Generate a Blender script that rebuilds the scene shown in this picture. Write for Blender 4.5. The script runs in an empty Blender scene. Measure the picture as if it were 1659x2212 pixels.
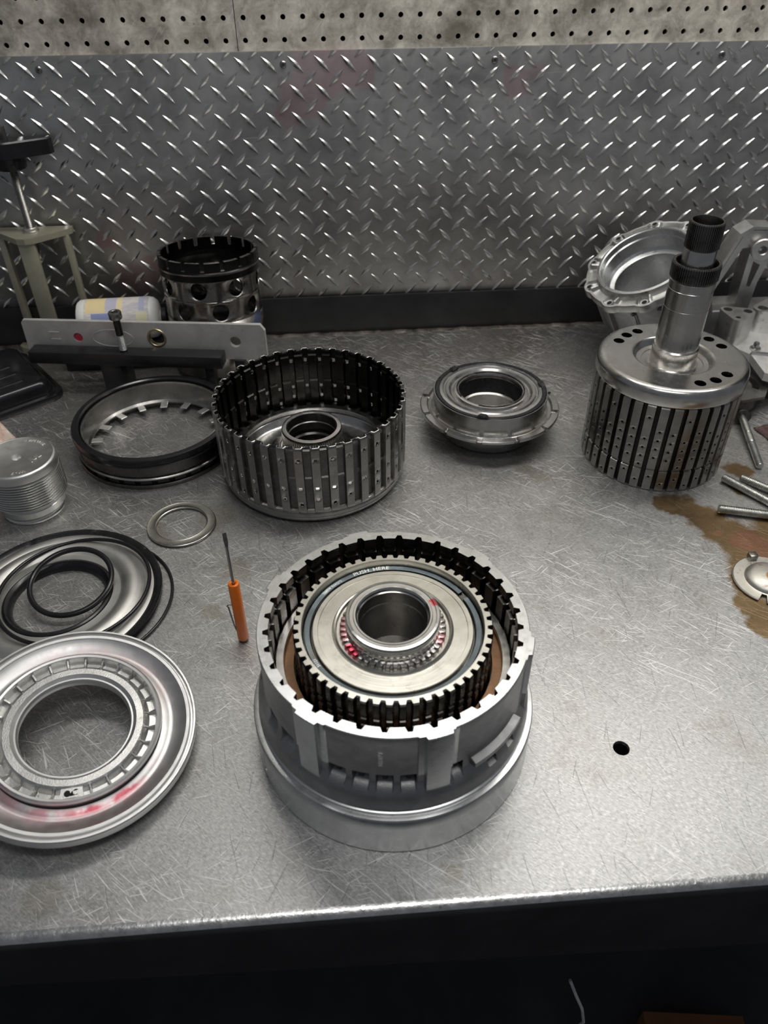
import bpy, bmesh, math, random
from mathutils import Vector, Matrix, noise as mnoise
random.seed(7)
scene = bpy.context.scene
COL = scene.collection
MM = 0.001
R_ = math.radians

# ------------------------------------------------------------------ camera
F_PX, PITCH, ROLL, YAW = 1673.79, 0.6949, -0.0095, 0.0669
CAM = Vector((0.0, -1179.56, 590.26))
_f = Vector((math.sin(YAW) * math.cos(PITCH), math.cos(YAW) * math.cos(PITCH), -math.sin(PITCH)))
_r = Vector((math.cos(YAW), -math.sin(YAW), 0)); _u = _r.cross(_f)
CR = math.cos(ROLL) * _r + math.sin(ROLL) * _u
CU = -math.sin(ROLL) * _r + math.cos(ROLL) * _u
cd = bpy.data.cameras.new('camera'); cam = bpy.data.objects.new('camera', cd); COL.objects.link(cam)
cd.sensor_fit = 'VERTICAL'; cd.sensor_height = 24.0; cd.lens = 24.0 * F_PX / 2212.0
cd.clip_start = 0.02; cd.clip_end = 50
m3 = Matrix((CR, CU, -_f)).transposed()
cam.matrix_world = Matrix.Translation(CAM * MM) @ m3.to_4x4()
cd.dof.use_dof = True; cd.dof.focus_distance = 0.80; cd.dof.aperture_fstop = 5.0
scene.camera = cam

# ------------------------------------------------------------------ world, lights, exposure
world = bpy.data.worlds.new('world'); scene.world = world; world.use_nodes = True
bg = world.node_tree.nodes['Background']
bg.inputs[0].default_value = (0.85, 0.90, 1.0, 1); bg.inputs[1].default_value = 0.125

def area(name, loc, rot, sx, sy, power, col=(1, 0.97, 0.92)):
    l = bpy.data.lights.new(name, 'AREA'); l.shape = 'RECTANGLE'; l.size = sx; l.size_y = sy
    l.energy = power; l.color = col
    o = bpy.data.objects.new(name, l); COL.objects.link(o)
    o.location = loc; o.rotation_euler = [R_(a) for a in rot]
    return o
area('bench_tube_lamp', (0.45, -0.27, 1.22), (0, 0, 0), 1.4, 0.16, 9.5)
area('ceiling_lamp', (0.15, -1.16, 1.65), (-8, 0, 0), 0.9, 0.25, 7.0, (1, 0.98, 0.95))
scene.view_settings.view_transform = 'Standard'; scene.view_settings.look = 'None'
scene.view_settings.gamma = 1.0; scene.view_settings.use_curve_mapping = False
scene.view_settings.exposure = 0.0

# ------------------------------------------------------------------ material helpers
def srgb(*c):
    return tuple(((x / 255) / 12.92 if x / 255 <= 0.04045 else ((x / 255 + 0.055) / 1.055) ** 2.4) for x in c) + (1,)

class NT:
    def __init__(s, name):
        s.m = bpy.data.materials.new(name); s.m.use_nodes = True
        s.t = s.m.node_tree; s.n = s.t.nodes; s.b = s.n['Principled BSDF']
        s.co = s.n.new('ShaderNodeTexCoord').outputs['Object']
    def link(s, a, b): s.t.links.new(a, b)
    def val(s, sock, v):
        if isinstance(v, bpy.types.NodeSocket): s.link(v, sock)
        else: sock.default_value = v
    def math(s, op, a, b=0.0, clamp=False):
        n = s.n.new('ShaderNodeMath'); n.operation = op; n.use_clamp = clamp
        s.val(n.inputs[0], a); s.val(n.inputs[1], b); return n.outputs[0]
    def vmath(s, op, a, b=None, out=0):
        n = s.n.new('ShaderNodeVectorMath'); n.operation = op
        s.val(n.inputs[0], a)
        if b is not None: s.val(n.inputs[1], b)
        return n.outputs[out]
    def mapping(s, vec, rot=(0, 0, 0), scale=(1, 1, 1), loc=(0, 0, 0)):
        n = s.n.new('ShaderNodeMapping'); s.link(vec, n.inputs[0])
        n.inputs['Location'].default_value = loc; n.inputs['Rotation'].default_value = rot; n.inputs['Scale'].default_value = scale
        return n.outputs[0]
    def noise(s, vec, scale, detail=3.0, rough=0.55, dist=0.0, color=False):
        n = s.n.new('ShaderNodeTexNoise'); s.link(vec, n.inputs['Vector'])
        n.inputs['Scale'].default_value = scale; n.inputs['Detail'].default_value = detail
        n.inputs['Roughness'].default_value = rough; n.inputs['Distortion'].default_value = dist
        return n.outputs[1 if color else 0]
    def rng(s, v, a, b, c=0.0, d=1.0):
        n = s.n.new('ShaderNodeMapRange'); n.clamp = True
        s.val(n.inputs[0], v)
        for i, x in enumerate((a, b, c, d)): n.inputs[1 + i].default_value = x
        return n.outputs[0]
    def mix(s, f, a, b, mode='MIX'):
        n = s.n.new('ShaderNodeMix'); n.data_type = 'RGBA'; n.blend_type = mode
        s.val(n.inputs[0], f); s.val(n.inputs[6], a); s.val(n.inputs[7], b); return n.outputs[2]
    def sep(s, v):
        n = s.n.new('ShaderNodeSeparateXYZ'); s.link(v, n.inputs[0]); return n.outputs
    def comb(s, x, y, z):
        n = s.n.new('ShaderNodeCombineXYZ')
        for i, v in enumerate((x, y, z)): s.val(n.inputs[i], v)
        return n.outputs[0]
    def bump(s, h, strength, dist=0.001):
        n = s.n.new('ShaderNodeBump'); n.inputs['Strength'].default_value = strength; n.inputs['Distance'].default_value = dist
        s.link(h, n.inputs['Height']); s.link(n.outputs[0], s.b.inputs['Normal']); return n
    def blobs(s, pts, warp=0.02, wscale=30):
        """mask of soft round patches given in object mm: (x, y, z, r)"""
        nz = s.noise(s.co, wscale, 4, 0.6, color=True)
        off = s.vmath('MULTIPLY', s.vmath('SUBTRACT', nz, (0.5, 0.5, 0.5)), (warp, warp, warp))
        p = s.vmath('ADD', s.co, off); res = None
        for (x, y, z, r) in pts:
            d = s.vmath('DISTANCE', p, (x * MM, y * MM, z * MM), out=1)
            k = s.rng(d, r * MM, r * MM * 0.72)
            res = k if res is None else s.math('MAXIMUM', res, k)
        return res

def _arc(t, r0, w, ac, ah):
    x, y, z = t.sep(t.co)
    nz = t.noise(t.co, 55, 3, 0.6)
    rad = t.math('ADD', t.math('SQRT', t.math('ADD', t.math('MULTIPLY', x, x), t.math('MULTIPLY', y, y))), t.math('MULTIPLY', t.math('SUBTRACT', nz, 0.5), 0.010))
    k = t.rng(t.math('ABSOLUTE', t.math('SUBTRACT', rad, r0 * MM)), w * MM, w * MM * 0.25)
    ang = t.math('ABSOLUTE', t.math('SUBTRACT', t.math('ARCTAN2', y, x), R_(ac)))
    return t.math('MULTIPLY', k, t.math('MULTIPLY', t.rng(ang, R_(ah), R_(ah * 0.45)), t.rng(nz, 0.36, 0.56)))

def c4(c): return c if len(c) == 4 else tuple(c) + (1,)

def metal(name, col, rough=0.3, var=0.12, scale=45, bump=0.05, bscale=500, turned=False, metallic=1.0,
          spots=None, spotcol=(0.2, 0.13, 0.06), stain=None, aniso=0.0, rvar=0.12):
    t = NT(name); col = c4(col)
    v = t.co
    if turned:
        x, y, z = t.sep(t.co)
        rad = t.math('SQRT', t.math('ADD', t.math('MULTIPLY', x, x), t.math('MULTIPLY', y, y)))
        v2 = t.comb(t.math('MULTIPLY', rad, 900), t.math('MULTIPLY', z, 900), t.math('MULTIPLY', t.math('ARCTAN2', y, x), 1.2))
        fine = t.noise(v2, 1.0, 2, 0.5)
    else:
        fine = t.noise(v, bscale, 3, 0.6)
    n1 = t.noise(v, scale, 5, 0.62, 0.4)
    k = t.rng(n1, 0.3, 0.7)
    lo = tuple(x * (1 - var) for x in col[:3]) + (1,); hi = tuple(min(1, x * (1 + var)) for x in col[:3]) + (1,)
    c = t.mix(k, lo, hi)
    if spots:
        sp = t.rng(t.noise(v, spots, 4, 0.7), 0.60, 0.72)
        c = t.mix(t.math('MULTIPLY', sp, 0.7), c, c4(spotcol))
    for st in (stain or []):
        mk = _arc(t, *st[1]) if isinstance(st[1], tuple) else t.blobs(st[1], *(st[3:] if len(st) > 3 else ()))
        c = t.mix(t.math('MULTIPLY', mk, st[2]), c, c4(st[0]))
    t.link(c, t.b.inputs['Base Color'])
    t.b.inputs['Metallic'].default_value = metallic
    rr = t.math('ADD', t.math('MULTIPLY', t.math('SUBTRACT', t.noise(v, scale * 2.3, 4, 0.6), 0.5), rvar * 2), rough, True)
    t.link(rr, t.b.inputs['Roughness'])
    if aniso: t.b.inputs['Anisotropic'].default_value = aniso
    if bump: t.bump(fine, bump, 0.0006)
    return t.m

def rubber(name, col=(0.012, 0.012, 0.014), rough=0.28):
    return metal(name, col, rough, 0.3, 60, 0.04, 300, metallic=0.0, rvar=0.12)

M = {}
M['alu'] = metal('machined_aluminium', (0.62, 0.63, 0.63), 0.30, 0.08, 60, 0.10, turned=True)
M['alu_cast'] = metal('cast_aluminium', (0.34, 0.34, 0.345), 0.46, 0.14, 70, 0.35, 900)
M['alu_castb'] = metal('bright_cast_aluminium', (0.60, 0.60, 0.585), 0.38, 0.16, 40, 0.30, 900, spots=60, spotcol=(0.25, 0.22, 0.17))
M['steel'] = metal('turned_steel', (0.55, 0.54, 0.52), 0.24, 0.10, 50, 0.03, turned=True)
M['steel_face'] = metal('ground_steel_face', (0.56, 0.55, 0.50), 0.30, 0.12, 30, 0.08, turned=True, spots=70, spotcol=(0.36, 0.33, 0.26))
M['steel_dark'] = metal('dark_oiled_steel', (0.13, 0.126, 0.12), 0.28, 0.25, 60, 0.02, 400)
M['steel_black'] = metal('blackened_steel', (0.035, 0.034, 0.032), 0.30, 0.25, 60, 0.02, 400)
M['zincplate'] = metal('satin_pressed_steel', (0.60, 0.595, 0.57), 0.50, 0.08, 30, 0.03, turned=True)
M['satin'] = metal('satin_aluminium', (0.76, 0.76, 0.74), 0.42, 0.08, 40, 0.06)
M['steel_mid'] = metal('oiled_steel', (0.33, 0.32, 0.305), 0.30, 0.18, 50, 0.02, 400)
M['blued'] = metal('heat_blued_steel', (0.20, 0.24, 0.27), 0.24, 0.35, 25, 0.04, turned=True, spots=25, spotcol=(0.28, 0.22, 0.12))
M['copper'] = metal('oily_friction_lining', (0.22, 0.115, 0.055), 0.38, 0.3, 60, 0.2, 700, metallic=0.5)
M['brown'] = metal('brown_friction_lining', (0.20, 0.13, 0.06), 0.38, 0.3, 60, 0.2, 700, metallic=0.3)
M['black'] = rubber('black_rubber')
M['blacksatin'] = rubber('black_plastic', (0.016, 0.016, 0.018), 0.36)
M['blackgloss'] = metal('glossy_black_paint', (0.012, 0.012, 0.014), 0.20, 0.3, 30, 0.05, 120, metallic=0.0)
M['hole'] = metal('painted_hole_shade', (0.004, 0.004, 0.004), 0.8, 0, 20, 0, metallic=0.0)  # near-black colour paints in the shade inside holes and recesses
M['olive'] = metal('olive_zinc_steel', (0.44, 0.425, 0.32), 0.42, 0.15, 30, 0.1, 500, metallic=0.5)
M['zinc'] = metal('zinc_bolt', (0.64, 0.64, 0.61), 0.32, 0.2, 80, 0.2, 900)
M['bolt_dark'] = metal('black_oxide_bolt', (0.06, 0.06, 0.06), 0.35, 0.3, 80, 0.1)
M['bar'] = metal('dull_aluminium_bar', (0.64, 0.635, 0.61), 0.5, 0.14, 35, 0.12, 500, metallic=0.45, spots=50, spotcol=(0.36, 0.34, 0.30))
M['orange'] = metal('orange_plastic', srgb(240, 120, 22), 0.38, 0.06, 40, 0.03, 300, metallic=0.0)
M['blade'] = metal('screwdriver_steel', (0.36, 0.35, 0.34), 0.26, 0.1, 60, 0.05)
M['cord'] = metal('pale_cord', (0.5, 0.5, 0.5), 0.7, 0.2, 60, 0.1, metallic=0.0)
M['card'] = metal('brown_card', (0.20, 0.085, 0.03), 0.8, 0.2, 30, 0.1, metallic=0.0)
M['white'] = metal('white_plastic', (0.86, 0.85, 0.82), 0.35, 0.05, 30, 0.02, metallic=0.0)
M['wall'] = metal('dark_wall_paint', (0.03, 0.03, 0.03), 0.8, 0.2, 10, 0, metallic=0.0)
M['floor'] = metal('dark_concrete', (0.05, 0.05, 0.055), 0.8, 0.3, 6, 0.2, 60, metallic=0.0)
M['frame'] = metal('black_painted_steel', (0.020, 0.020, 0.021), 0.36, 0.3, 20, 0.1, 200, metallic=0.0)
M['stamp'] = metal('stamped_mark', (0.92, 0.91, 0.88), 0.42, 0.1, 60, 0)
PINK = (0.62, 0.10, 0.16)
M['piston'] = metal('turned_aluminium_piston', (0.66, 0.66, 0.655), 0.44, 0.05, 45, 0.06, turned=True,
    stain=[(PINK, (79, 11, -75, 62), 0.34), ((0.50, 0.02, 0.06), (76, 3.4, -58, 34), 0.75), (PINK, (78, 11, 75, 75), 0.16), (PINK, (74, 6, -110, 30), 0.35)])
M['hub_ring'] = metal('hub_collar_steel', (0.60, 0.60, 0.59), 0.20, 0.06, 60, 0.08, turned=True,
    stain=[((0.75, 0.05, 0.10), [(35, 11, 142, 5)], 0.9, 0.008, 90)])
M['gear_pink'] = metal('gear_steel', (0.42, 0.40, 0.39), 0.28, 0.2, 60, 0.08,
    stain=[((0.72, 0.06, 0.12), [(-36, -20, 128, 5), (-33, -25, 128, 5)], 0.9, 0.006, 90), ((0.62, 0.25, 0.28), [(-41, -4, 128, 10), (-40, 6, 128, 8), (38, -17, 128, 8)], 0.6, 0.006, 90)])

def bench_material():
    t = NT('scratched_bench_steel')
    x, y, z = t.sep(t.co)
    big = t.noise(t.co, 5, 5, 0.62); mid = t.noise(t.co, 28, 6, 0.68, 0.5); fine = t.noise(t.co, 260, 4, 0.7)
    def scr(ang, lx, ly, th, seed, w=0.035):
        v = t.mapping(t.mapping(t.co, (0, 0, R_(ang))), (0, 0, 0), (lx, ly, 1), (seed * 3.1, seed * 1.7, 0))
        wv = t.vmath('ADD', v, t.vmath('MULTIPLY', t.noise(t.co, 9, 2, 0.5, color=True), (0.25, 2.5, 0)))
        n = t.noise(wv, 1.0, 1.0, 0.4)
        return t.rng(n, th, th + w)
    light = None
    for i, (a, lx, ly, th) in enumerate([(34, 8, 420, .715), (40, 14, 560, .69), (28, 6, 300, .745), (6, 9, 420, .725), (46, 22, 640, .68),
                                         (-24, 20, 540, .70), (14, 26, 560, .70), (66, 24, 520, .71), (-44, 34, 700, .70), (52, 40, 800, .68), (-8, 44, 800, .69)]):
        sck = scr(a, lx, ly, th, i + 1)
        light = sck if light is None else t.math('MAXIMUM', light, sck)
    dark = None
    for i, (a, lx, ly, th) in enumerate([(84, 11, 420, .725), (97, 16, 500, .72), (72, 20, 500, .73), (-64, 18, 450, .73), (58, 26, 560, .73)]):
        sck = scr(a, lx, ly, th, i + 21)
        dark = sck if dark is None else t.math('MAXIMUM', dark, sck)
    msk = t.rng(t.noise(t.co, 9, 4, 0.6), 0.40, 0.62)
    light = t.math('MULTIPLY', light, t.math('ADD', t.math('MULTIPLY', msk, 0.75), 0.25))
    base = t.mix(t.rng(mid, 0.3, 0.7), (0.31, 0.31, 0.305, 1), (0.46, 0.46, 0.455, 1))
    base = t.mix(t.math('MULTIPLY', t.rng(fine, 0.35, 0.7), 0.5), base, (0.66, 0.66, 0.65, 1))
    grit = t.noise(t.mapping(t.mapping(t.co, (0, 0, R_(36))), (0, 0, 0), (260, 900, 1)), 1, 3, 0.75)
    base = t.mix(t.math('MULTIPLY', t.rng(grit, 0.52, 0.66), 0.55), base, (0.80, 0.80, 0.79, 1))
    base = t.mix(t.math('MULTIPLY', t.rng(grit, 0.46, 0.32), 0.55), base, (0.17, 0.17, 0.165, 1))
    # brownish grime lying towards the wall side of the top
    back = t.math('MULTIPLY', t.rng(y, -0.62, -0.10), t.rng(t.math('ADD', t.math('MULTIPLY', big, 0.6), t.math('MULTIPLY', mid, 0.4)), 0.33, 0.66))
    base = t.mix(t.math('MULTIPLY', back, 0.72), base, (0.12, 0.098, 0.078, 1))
    gr2 = t.rng(t.noise(t.co, 13, 6, 0.7), 0.56, 0.72)
    base = t.mix(t.math('MULTIPLY', gr2, 0.35), base, (0.22, 0.19, 0.14, 1))
    base = t.mix(t.math('MULTIPLY', light, 0.9), base, (0.92, 0.92, 0.91, 1))
    base = t.mix(t.math('MULTIPLY', dark, 0.32), base, (0.14, 0.135, 0.13, 1))
    oil = t.blobs([(388, -482, 0, 22), (408, -494, 0, 24), (424, -517, 0, 30), (436, -543, 0, 36), (452, -565, 0, 40), (470, -590, 0, 48), (440, -600, 0, 34), (505, -560, 0, 55),
                   (424, -628, 0, 24), (414, -655, 0, 20), (420, -680, 0, 22), (445, -690, 0, 26), (500, -432, 0, 22), (486, -470, 0, 12), (450, -720, 0, 14)], 0.045, 28)
    oilc = t.mix(t.rng(t.noise(t.co, 22, 3, 0.6), 0.35, 0.65), (0.19, 0.105, 0.026, 1), (0.27, 0.17, 0.06, 1))
    red = t.blobs([(455, -560, 0, 24), (478, -585, 0, 30), (428, -541, 0, 8), (500, -600, 0, 30)], 0.03, 30)
    oilc = t.mix(t.math('MULTIPLY', red, 0.45), oilc, (0.42, 0.14, 0.09, 1))
    base = t.mix(t.math('MULTIPLY', oil, 0.86), base, oilc)
    film = t.blobs([(-150, -468, 0, 26), (-215, -478, 0, 9), (-207, -490, 0, 9), (-120, -560, 0, 18), (230, -400, 0, 16), (250, -420, 0, 14), (-240, -900, 0, 18), (70, -905, 0, 10), (-140, -620, 0, 14)], 0.03, 40)
    base = t.mix(t.math('MULTIPLY', film, 0.28), base, (0.24, 0.19, 0.09, 1))
    t.link(base, t.b.inputs['Base Color']); t.b.inputs['Metallic'].default_value = 0.88
    rr = t.math('ADD', t.math('MULTIPLY', mid, 0.20), 0.36)
    rr = t.math('ADD', rr, t.math('MULTIPLY', light, 0.12))
    rr = t.math('SUBTRACT', rr, t.math('MULTIPLY', oil, 0.10), True)
    t.link(rr, t.b.inputs['Roughness'])
    h = t.math('ADD', t.math('MULTIPLY', fine, 0.5), t.math('MULTIPLY', light, 0.9))
    h = t.math('SUBTRACT', h, t.math('MULTIPLY', dark, 0.8))
    t.bump(h, 0.22, 0.0006)
    return t.m
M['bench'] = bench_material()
M['lip'] = metal('worn_bright_lip', (0.66, 0.66, 0.65), 0.30, 0.25, 90, 0.5, 260, spots=120, spotcol=(0.2, 0.2, 0.2))

def plate_material():
    t = NT('tread_plate_aluminium')
    n = t.noise(t.co, 9, 5, 0.65, 0.6); f = t.noise(t.co, 120, 4, 0.7)
    c = t.mix(t.rng(n, 0.3, 0.7), (0.30, 0.295, 0.29, 1), (0.62, 0.615, 0.60, 1))
    x, y, z = t.sep(t.co)
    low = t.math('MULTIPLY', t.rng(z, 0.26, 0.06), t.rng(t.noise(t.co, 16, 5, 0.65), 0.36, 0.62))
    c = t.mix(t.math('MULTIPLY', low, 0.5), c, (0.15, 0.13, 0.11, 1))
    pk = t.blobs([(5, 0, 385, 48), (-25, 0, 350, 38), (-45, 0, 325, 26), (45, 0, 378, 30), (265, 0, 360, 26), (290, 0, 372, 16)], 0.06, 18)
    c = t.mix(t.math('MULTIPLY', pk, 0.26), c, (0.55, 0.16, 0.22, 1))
    pk2 = t.blobs([(-300, 0, 95, 34), (-270, 0, 120, 24), (-255, 0, 100, 20), (-330, 0, 160, 18)], 0.05, 22)
    c = t.mix(t.math('MULTIPLY', pk2, 0.30), c, (0.45, 0.15, 0.17, 1))
    sm = t.rng(t.noise(t.mapping(t.mapping(t.co, (0, R_(3), 0)), (0, 0, 0), (5, 1, 260)), 1, 1, 0.4), 0.70, 0.74)
    c = t.mix(t.math('MULTIPLY', t.math('MULTIPLY', sm, t.rng(t.noise(t.co, 7), 0.5, 0.65)), 0.5), c, (0.75, 0.74, 0.72, 1))
    sp = t.rng(t.noise(t.co, 75, 3, 0.6), 0.70, 0.76)
    c = t.mix(t.math('MULTIPLY', sp, 0.6), c, (0.06, 0.05, 0.04, 1))
    t.link(c, t.b.inputs['Base Color']); t.b.inputs['Metallic'].default_value = 0.9
    t.link(t.math('ADD', t.math('MULTIPLY', t.noise(t.co, 25, 4, 0.6), 0.24), 0.30), t.b.inputs['Roughness'])
    t.bump(f, 0.10, 0.0006)
    return t.m
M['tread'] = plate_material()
M['lug'] = metal('raised_tread_aluminium', (0.72, 0.715, 0.69), 0.27, 0.12, 40, 0.04, 600)

def peg_material():
    t = NT('stained_pegboard')
    n = t.noise(t.co, 30, 7, 0.72, 0.6); f = t.noise(t.co, 160, 5, 0.7)
    c = t.mix(t.rng(n, 0.32, 0.68), (0.24, 0.22, 0.18, 1), (0.78, 0.74, 0.65, 1))
    c = t.mix(t.math('MULTIPLY', t.rng(f, 0.45, 0.7), 0.4), c, (0.62, 0.60, 0.53, 1))
    st = t.rng(t.noise(t.co, 9, 6, 0.75), 0.48, 0.66)
    c = t.mix(t.math('MULTIPLY', st, 0.75), c, (0.13, 0.115, 0.09, 1))
    sc = t.rng(t.noise(t.mapping(t.mapping(t.co, (0, R_(50), 0)), (0, 0, 0), (14, 1, 330)), 1, 2, 0.5), 0.70, 0.73)
    c = t.mix(t.math('MULTIPLY', sc, 0.5), c, (0.75, 0.72, 0.64, 1))
    sp = t.rng(t.noise(t.co, 230, 3, 0.6), 0.68, 0.74)
    c = t.mix(t.math('MULTIPLY', sp, 0.75), c, (0.05, 0.04, 0.03, 1))
    t.link(c, t.b.inputs['Base Color']); t.b.inputs['Roughness'].default_value = 0.5
    t.bump(f, 0.2, 0.0005)
    return t.m
M['peg'] = peg_material()

def label_material():
    t = NT('bottle_label_print')
    x, y, z = t.sep(t.co)
    c = t.mix(t.rng(t.noise(t.mapping(t.co, (0, 0, 0), (60, 30, 700)), 1, 2), 0.45, 0.6), (0.80, 0.76, 0.72, 1), (0.62, 0.60, 0.66, 1))
    def box(x0, x1, a0, a1):
        ang = t.math('ARCTAN2', z, t.math('MULTIPLY', y, -1.0))
        k = t.math('MULTIPLY', t.math('GREATER_THAN', x, x0 * MM), t.math('LESS_THAN', x, x1 * MM))
        return t.math('MULTIPLY', k, t.math('MULTIPLY', t.math('GREATER_THAN', ang, a0), t.math('LESS_THAN', ang, a1)))
    for (b, col) in [((-42, -14, .75, 2.2), (0.88, 0.72, 0.40, 1)), ((-34, -6, .1, .72), (0.30, 0.34, 0.58, 1)), ((-14, 2, .9, 2.2), (0.56, 0.55, 0.66, 1)),
                     ((3, 11, .7, 2.2), (0.88, 0.76, 0.46, 1)), ((34, 42, .8, 2.2), (0.52, 0.55, 0.70, 1)), ((30, 46, .1, .7), (0.88, 0.84, 0.58, 1))]:
        c = t.mix(box(*b), c, col)
    t.link(c, t.b.inputs['Base Color']); t.b.inputs['Roughness'].default_value = 0.4
    return t.m
M['label'] = label_material()

def rag_material():
    t = NT('pink_stained_paper_towel')
    n = t.noise(t.co, 35, 4, 0.6)
    c = t.mix(t.rng(n, 0.42, 0.6), (0.78, 0.68, 0.58, 1), (0.74, 0.34, 0.28, 1))
    t.link(c, t.b.inputs['Base Color']); t.b.inputs['Roughness'].default_value = 0.9
    t.bump(t.noise(t.co, 200, 3), 0.3, 0.001)
    return t.m
M['rag'] = rag_material()
M['ragdark'] = metal('dirty_red_cloth', (0.10, 0.06, 0.055), 0.95, 0.7, 120, 0.6, 400, metallic=0.0)
M['cap'] = metal('dished_cap_zinc', (0.66, 0.64, 0.585), 0.48, 0.08, 50, 0.1, 400, spots=110, spotcol=(0.34, 0.22, 0.12),
                 stain=[((0.40, 0.20, 0.06), [(1, -4, 10, 8.5)], 0.9, 0.006, 80)])
M['redplug'] = metal('red_plastic', (0.55, 0.05, 0.08), 0.4, 0.1, 40, 0, metallic=0.0)

# ------------------------------------------------------------------ mesh helpers
def mesh(name, verts, faces, mats=None, smooth=35, fm=None, scale=MM):
    me = bpy.data.meshes.new(name)
    me.from_pydata([(v[0] * scale, v[1] * scale, v[2] * scale) for v in verts], [], faces)
    me.validate()
    for mt in (mats or []): me.materials.append(mt)
    if fm and len(fm) == len(me.polygons): me.polygons.foreach_set('material_index', fm)
    if smooth:
        me.polygons.foreach_set('use_smooth', [True] * len(me.polygons)); me.set_sharp_from_angle(angle=R_(smooth))
    me.update(); return me

def bm_mesh(name, bm, mats, smooth=35, fix=True):
    if fix: bmesh.ops.recalc_face_normals(bm, faces=bm.faces)
    me = bpy.data.meshes.new(name); bm.to_mesh(me); bm.free()
    me.transform(Matrix.Scale(MM, 4))
    for mt in mats: me.materials.append(mt)
    if smooth:
        me.polygons.foreach_set('use_smooth', [True] * len(me.polygons)); me.set_sharp_from_angle(angle=R_(smooth))
    me.update(); return me

def thing(name, label, cat, loc=(0, 0, 0), rot=(0, 0, 0), group=None):
    o = bpy.data.objects.new(name, None); COL.objects.link(o)
    o.location = Vector(loc) * MM; o.rotation_euler = rot; o.empty_display_size = 0.02
    o['label'] = label; o['category'] = cat
    if group: o['group'] = group
    return o

def tag(o, label, cat, group=None):
    o['label'] = label; o['category'] = cat
    if group: o['group'] = group
    return o

def part(name, me, parent=None, loc=(0, 0, 0), rot=(0, 0, 0), label=None):
    o = bpy.data.objects.new(name, me); COL.objects.link(o)
    if parent: o.parent = parent
    o.location = Vector(loc) * MM; o.rotation_euler = rot
    if label: o['label'] = label
    return o

def glathe(name, prof, thetas, mats, closed=False, matfn=None, smooth=35, full=True):
    """prof(theta_state) -> [(r, z)...] from bottom outside up, over and down inside; thetas = [(deg, state)]"""
    verts, faces, fm = [], [], []
    n = len(thetas); k = None
    for (d, s) in thetas:
        p = prof(s); k = len(p); c, sn = math.cos(R_(d)), math.sin(R_(d))
        verts += [(r * c, r * sn, z) for r, z in p]
    for i in range(n if full else n - 1):
        a, b = i * k, ((i + 1) % n) * k
        for j in range(k if closed else k - 1):
            j2 = (j + 1) % k
            faces.append((a + j, b + j, b + j2, a + j2))
            fm.append(matfn(j, thetas[i][1]) if matfn else 0)
    return mesh(name, verts, faces, mats, smooth, fm)

def lathe(name, prof, mat, n=96, closed=False, smooth=35, matfn=None, a0=0, a1=360):
    full = (a1 - a0) >= 360
    th = [(a0 + (a1 - a0) * i / n, 0) for i in range(n if full else n + 1)]
    return glathe(name, lambda s: prof, th, mat if isinstance(mat, list) else [mat], closed, matfn, smooth, full)

def tsamp(N, phase, brk):
    p = 360.0 / N
    return [(phase + p * k + o, s) for k in range(N) for (o, s) in brk]

def box_bm(bm, x0, x1, y0, y1, z0, z1, mtx=None):
    vs = [bm.verts.new((x, y, z)) for x in (x0, x1) for y in (y0, y1) for z in (z0, z1)]
    for f in ((0, 1, 3, 2), (4, 6, 7, 5), (0, 4, 5, 1), (2, 3, 7, 6), (0, 2, 6, 4), (1, 5, 7, 3)):
        bm.faces.new([vs[i] for i in f])
    if mtx: bmesh.ops.transform(bm, matrix=mtx, verts=vs)
    return vs

def boxm(name, x0, x1, y0, y1, z0, z1, mat, bev=0.6):
    bm = bmesh.new(); box_bm(bm, x0, x1, y0, y1, z0, z1)
    if bev: bmesh.ops.bevel(bm, geom=bm.edges[:], offset=bev, segments=2, affect='EDGES', profile=0.5)
    return bm_mesh(name, bm, [mat])

def circ(cx, cy, r, n=24, a0=0.0):
    return [(cx + r * math.cos(a0 + 2 * math.pi * i / n), cy + r * math.sin(a0 + 2 * math.pi * i / n)) for i in range(n)]

def holed(name, outer, holes, z0, z1, mats, smooth=35, bev=0, outer_split=None):
    """flat plate with real holes, lying in XY from z0 to z1"""
    bm = bmesh.new(); edges = []
    for lp in [outer] + holes:
        vs = [bm.verts.new((x, y, z1)) for x, y in lp]
        edges += [bm.edges.new((vs[i], vs[(i + 1) % len(vs)])) for i in range(len(vs))]
    bmesh.ops.triangle_fill(bm, use_beauty=True, use_dissolve=False, edges=edges)
    top = bm.faces[:]
    ex = bmesh.ops.extrude_face_region(bm, geom=top)
    vs = [g for g in ex['geom'] if isinstance(g, bmesh.types.BMVert)]
    bmesh.ops.translate(bm, verts=vs, vec=(0, 0, z0 - z1))
    return bm_mesh(name, bm, mats, smooth)

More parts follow.
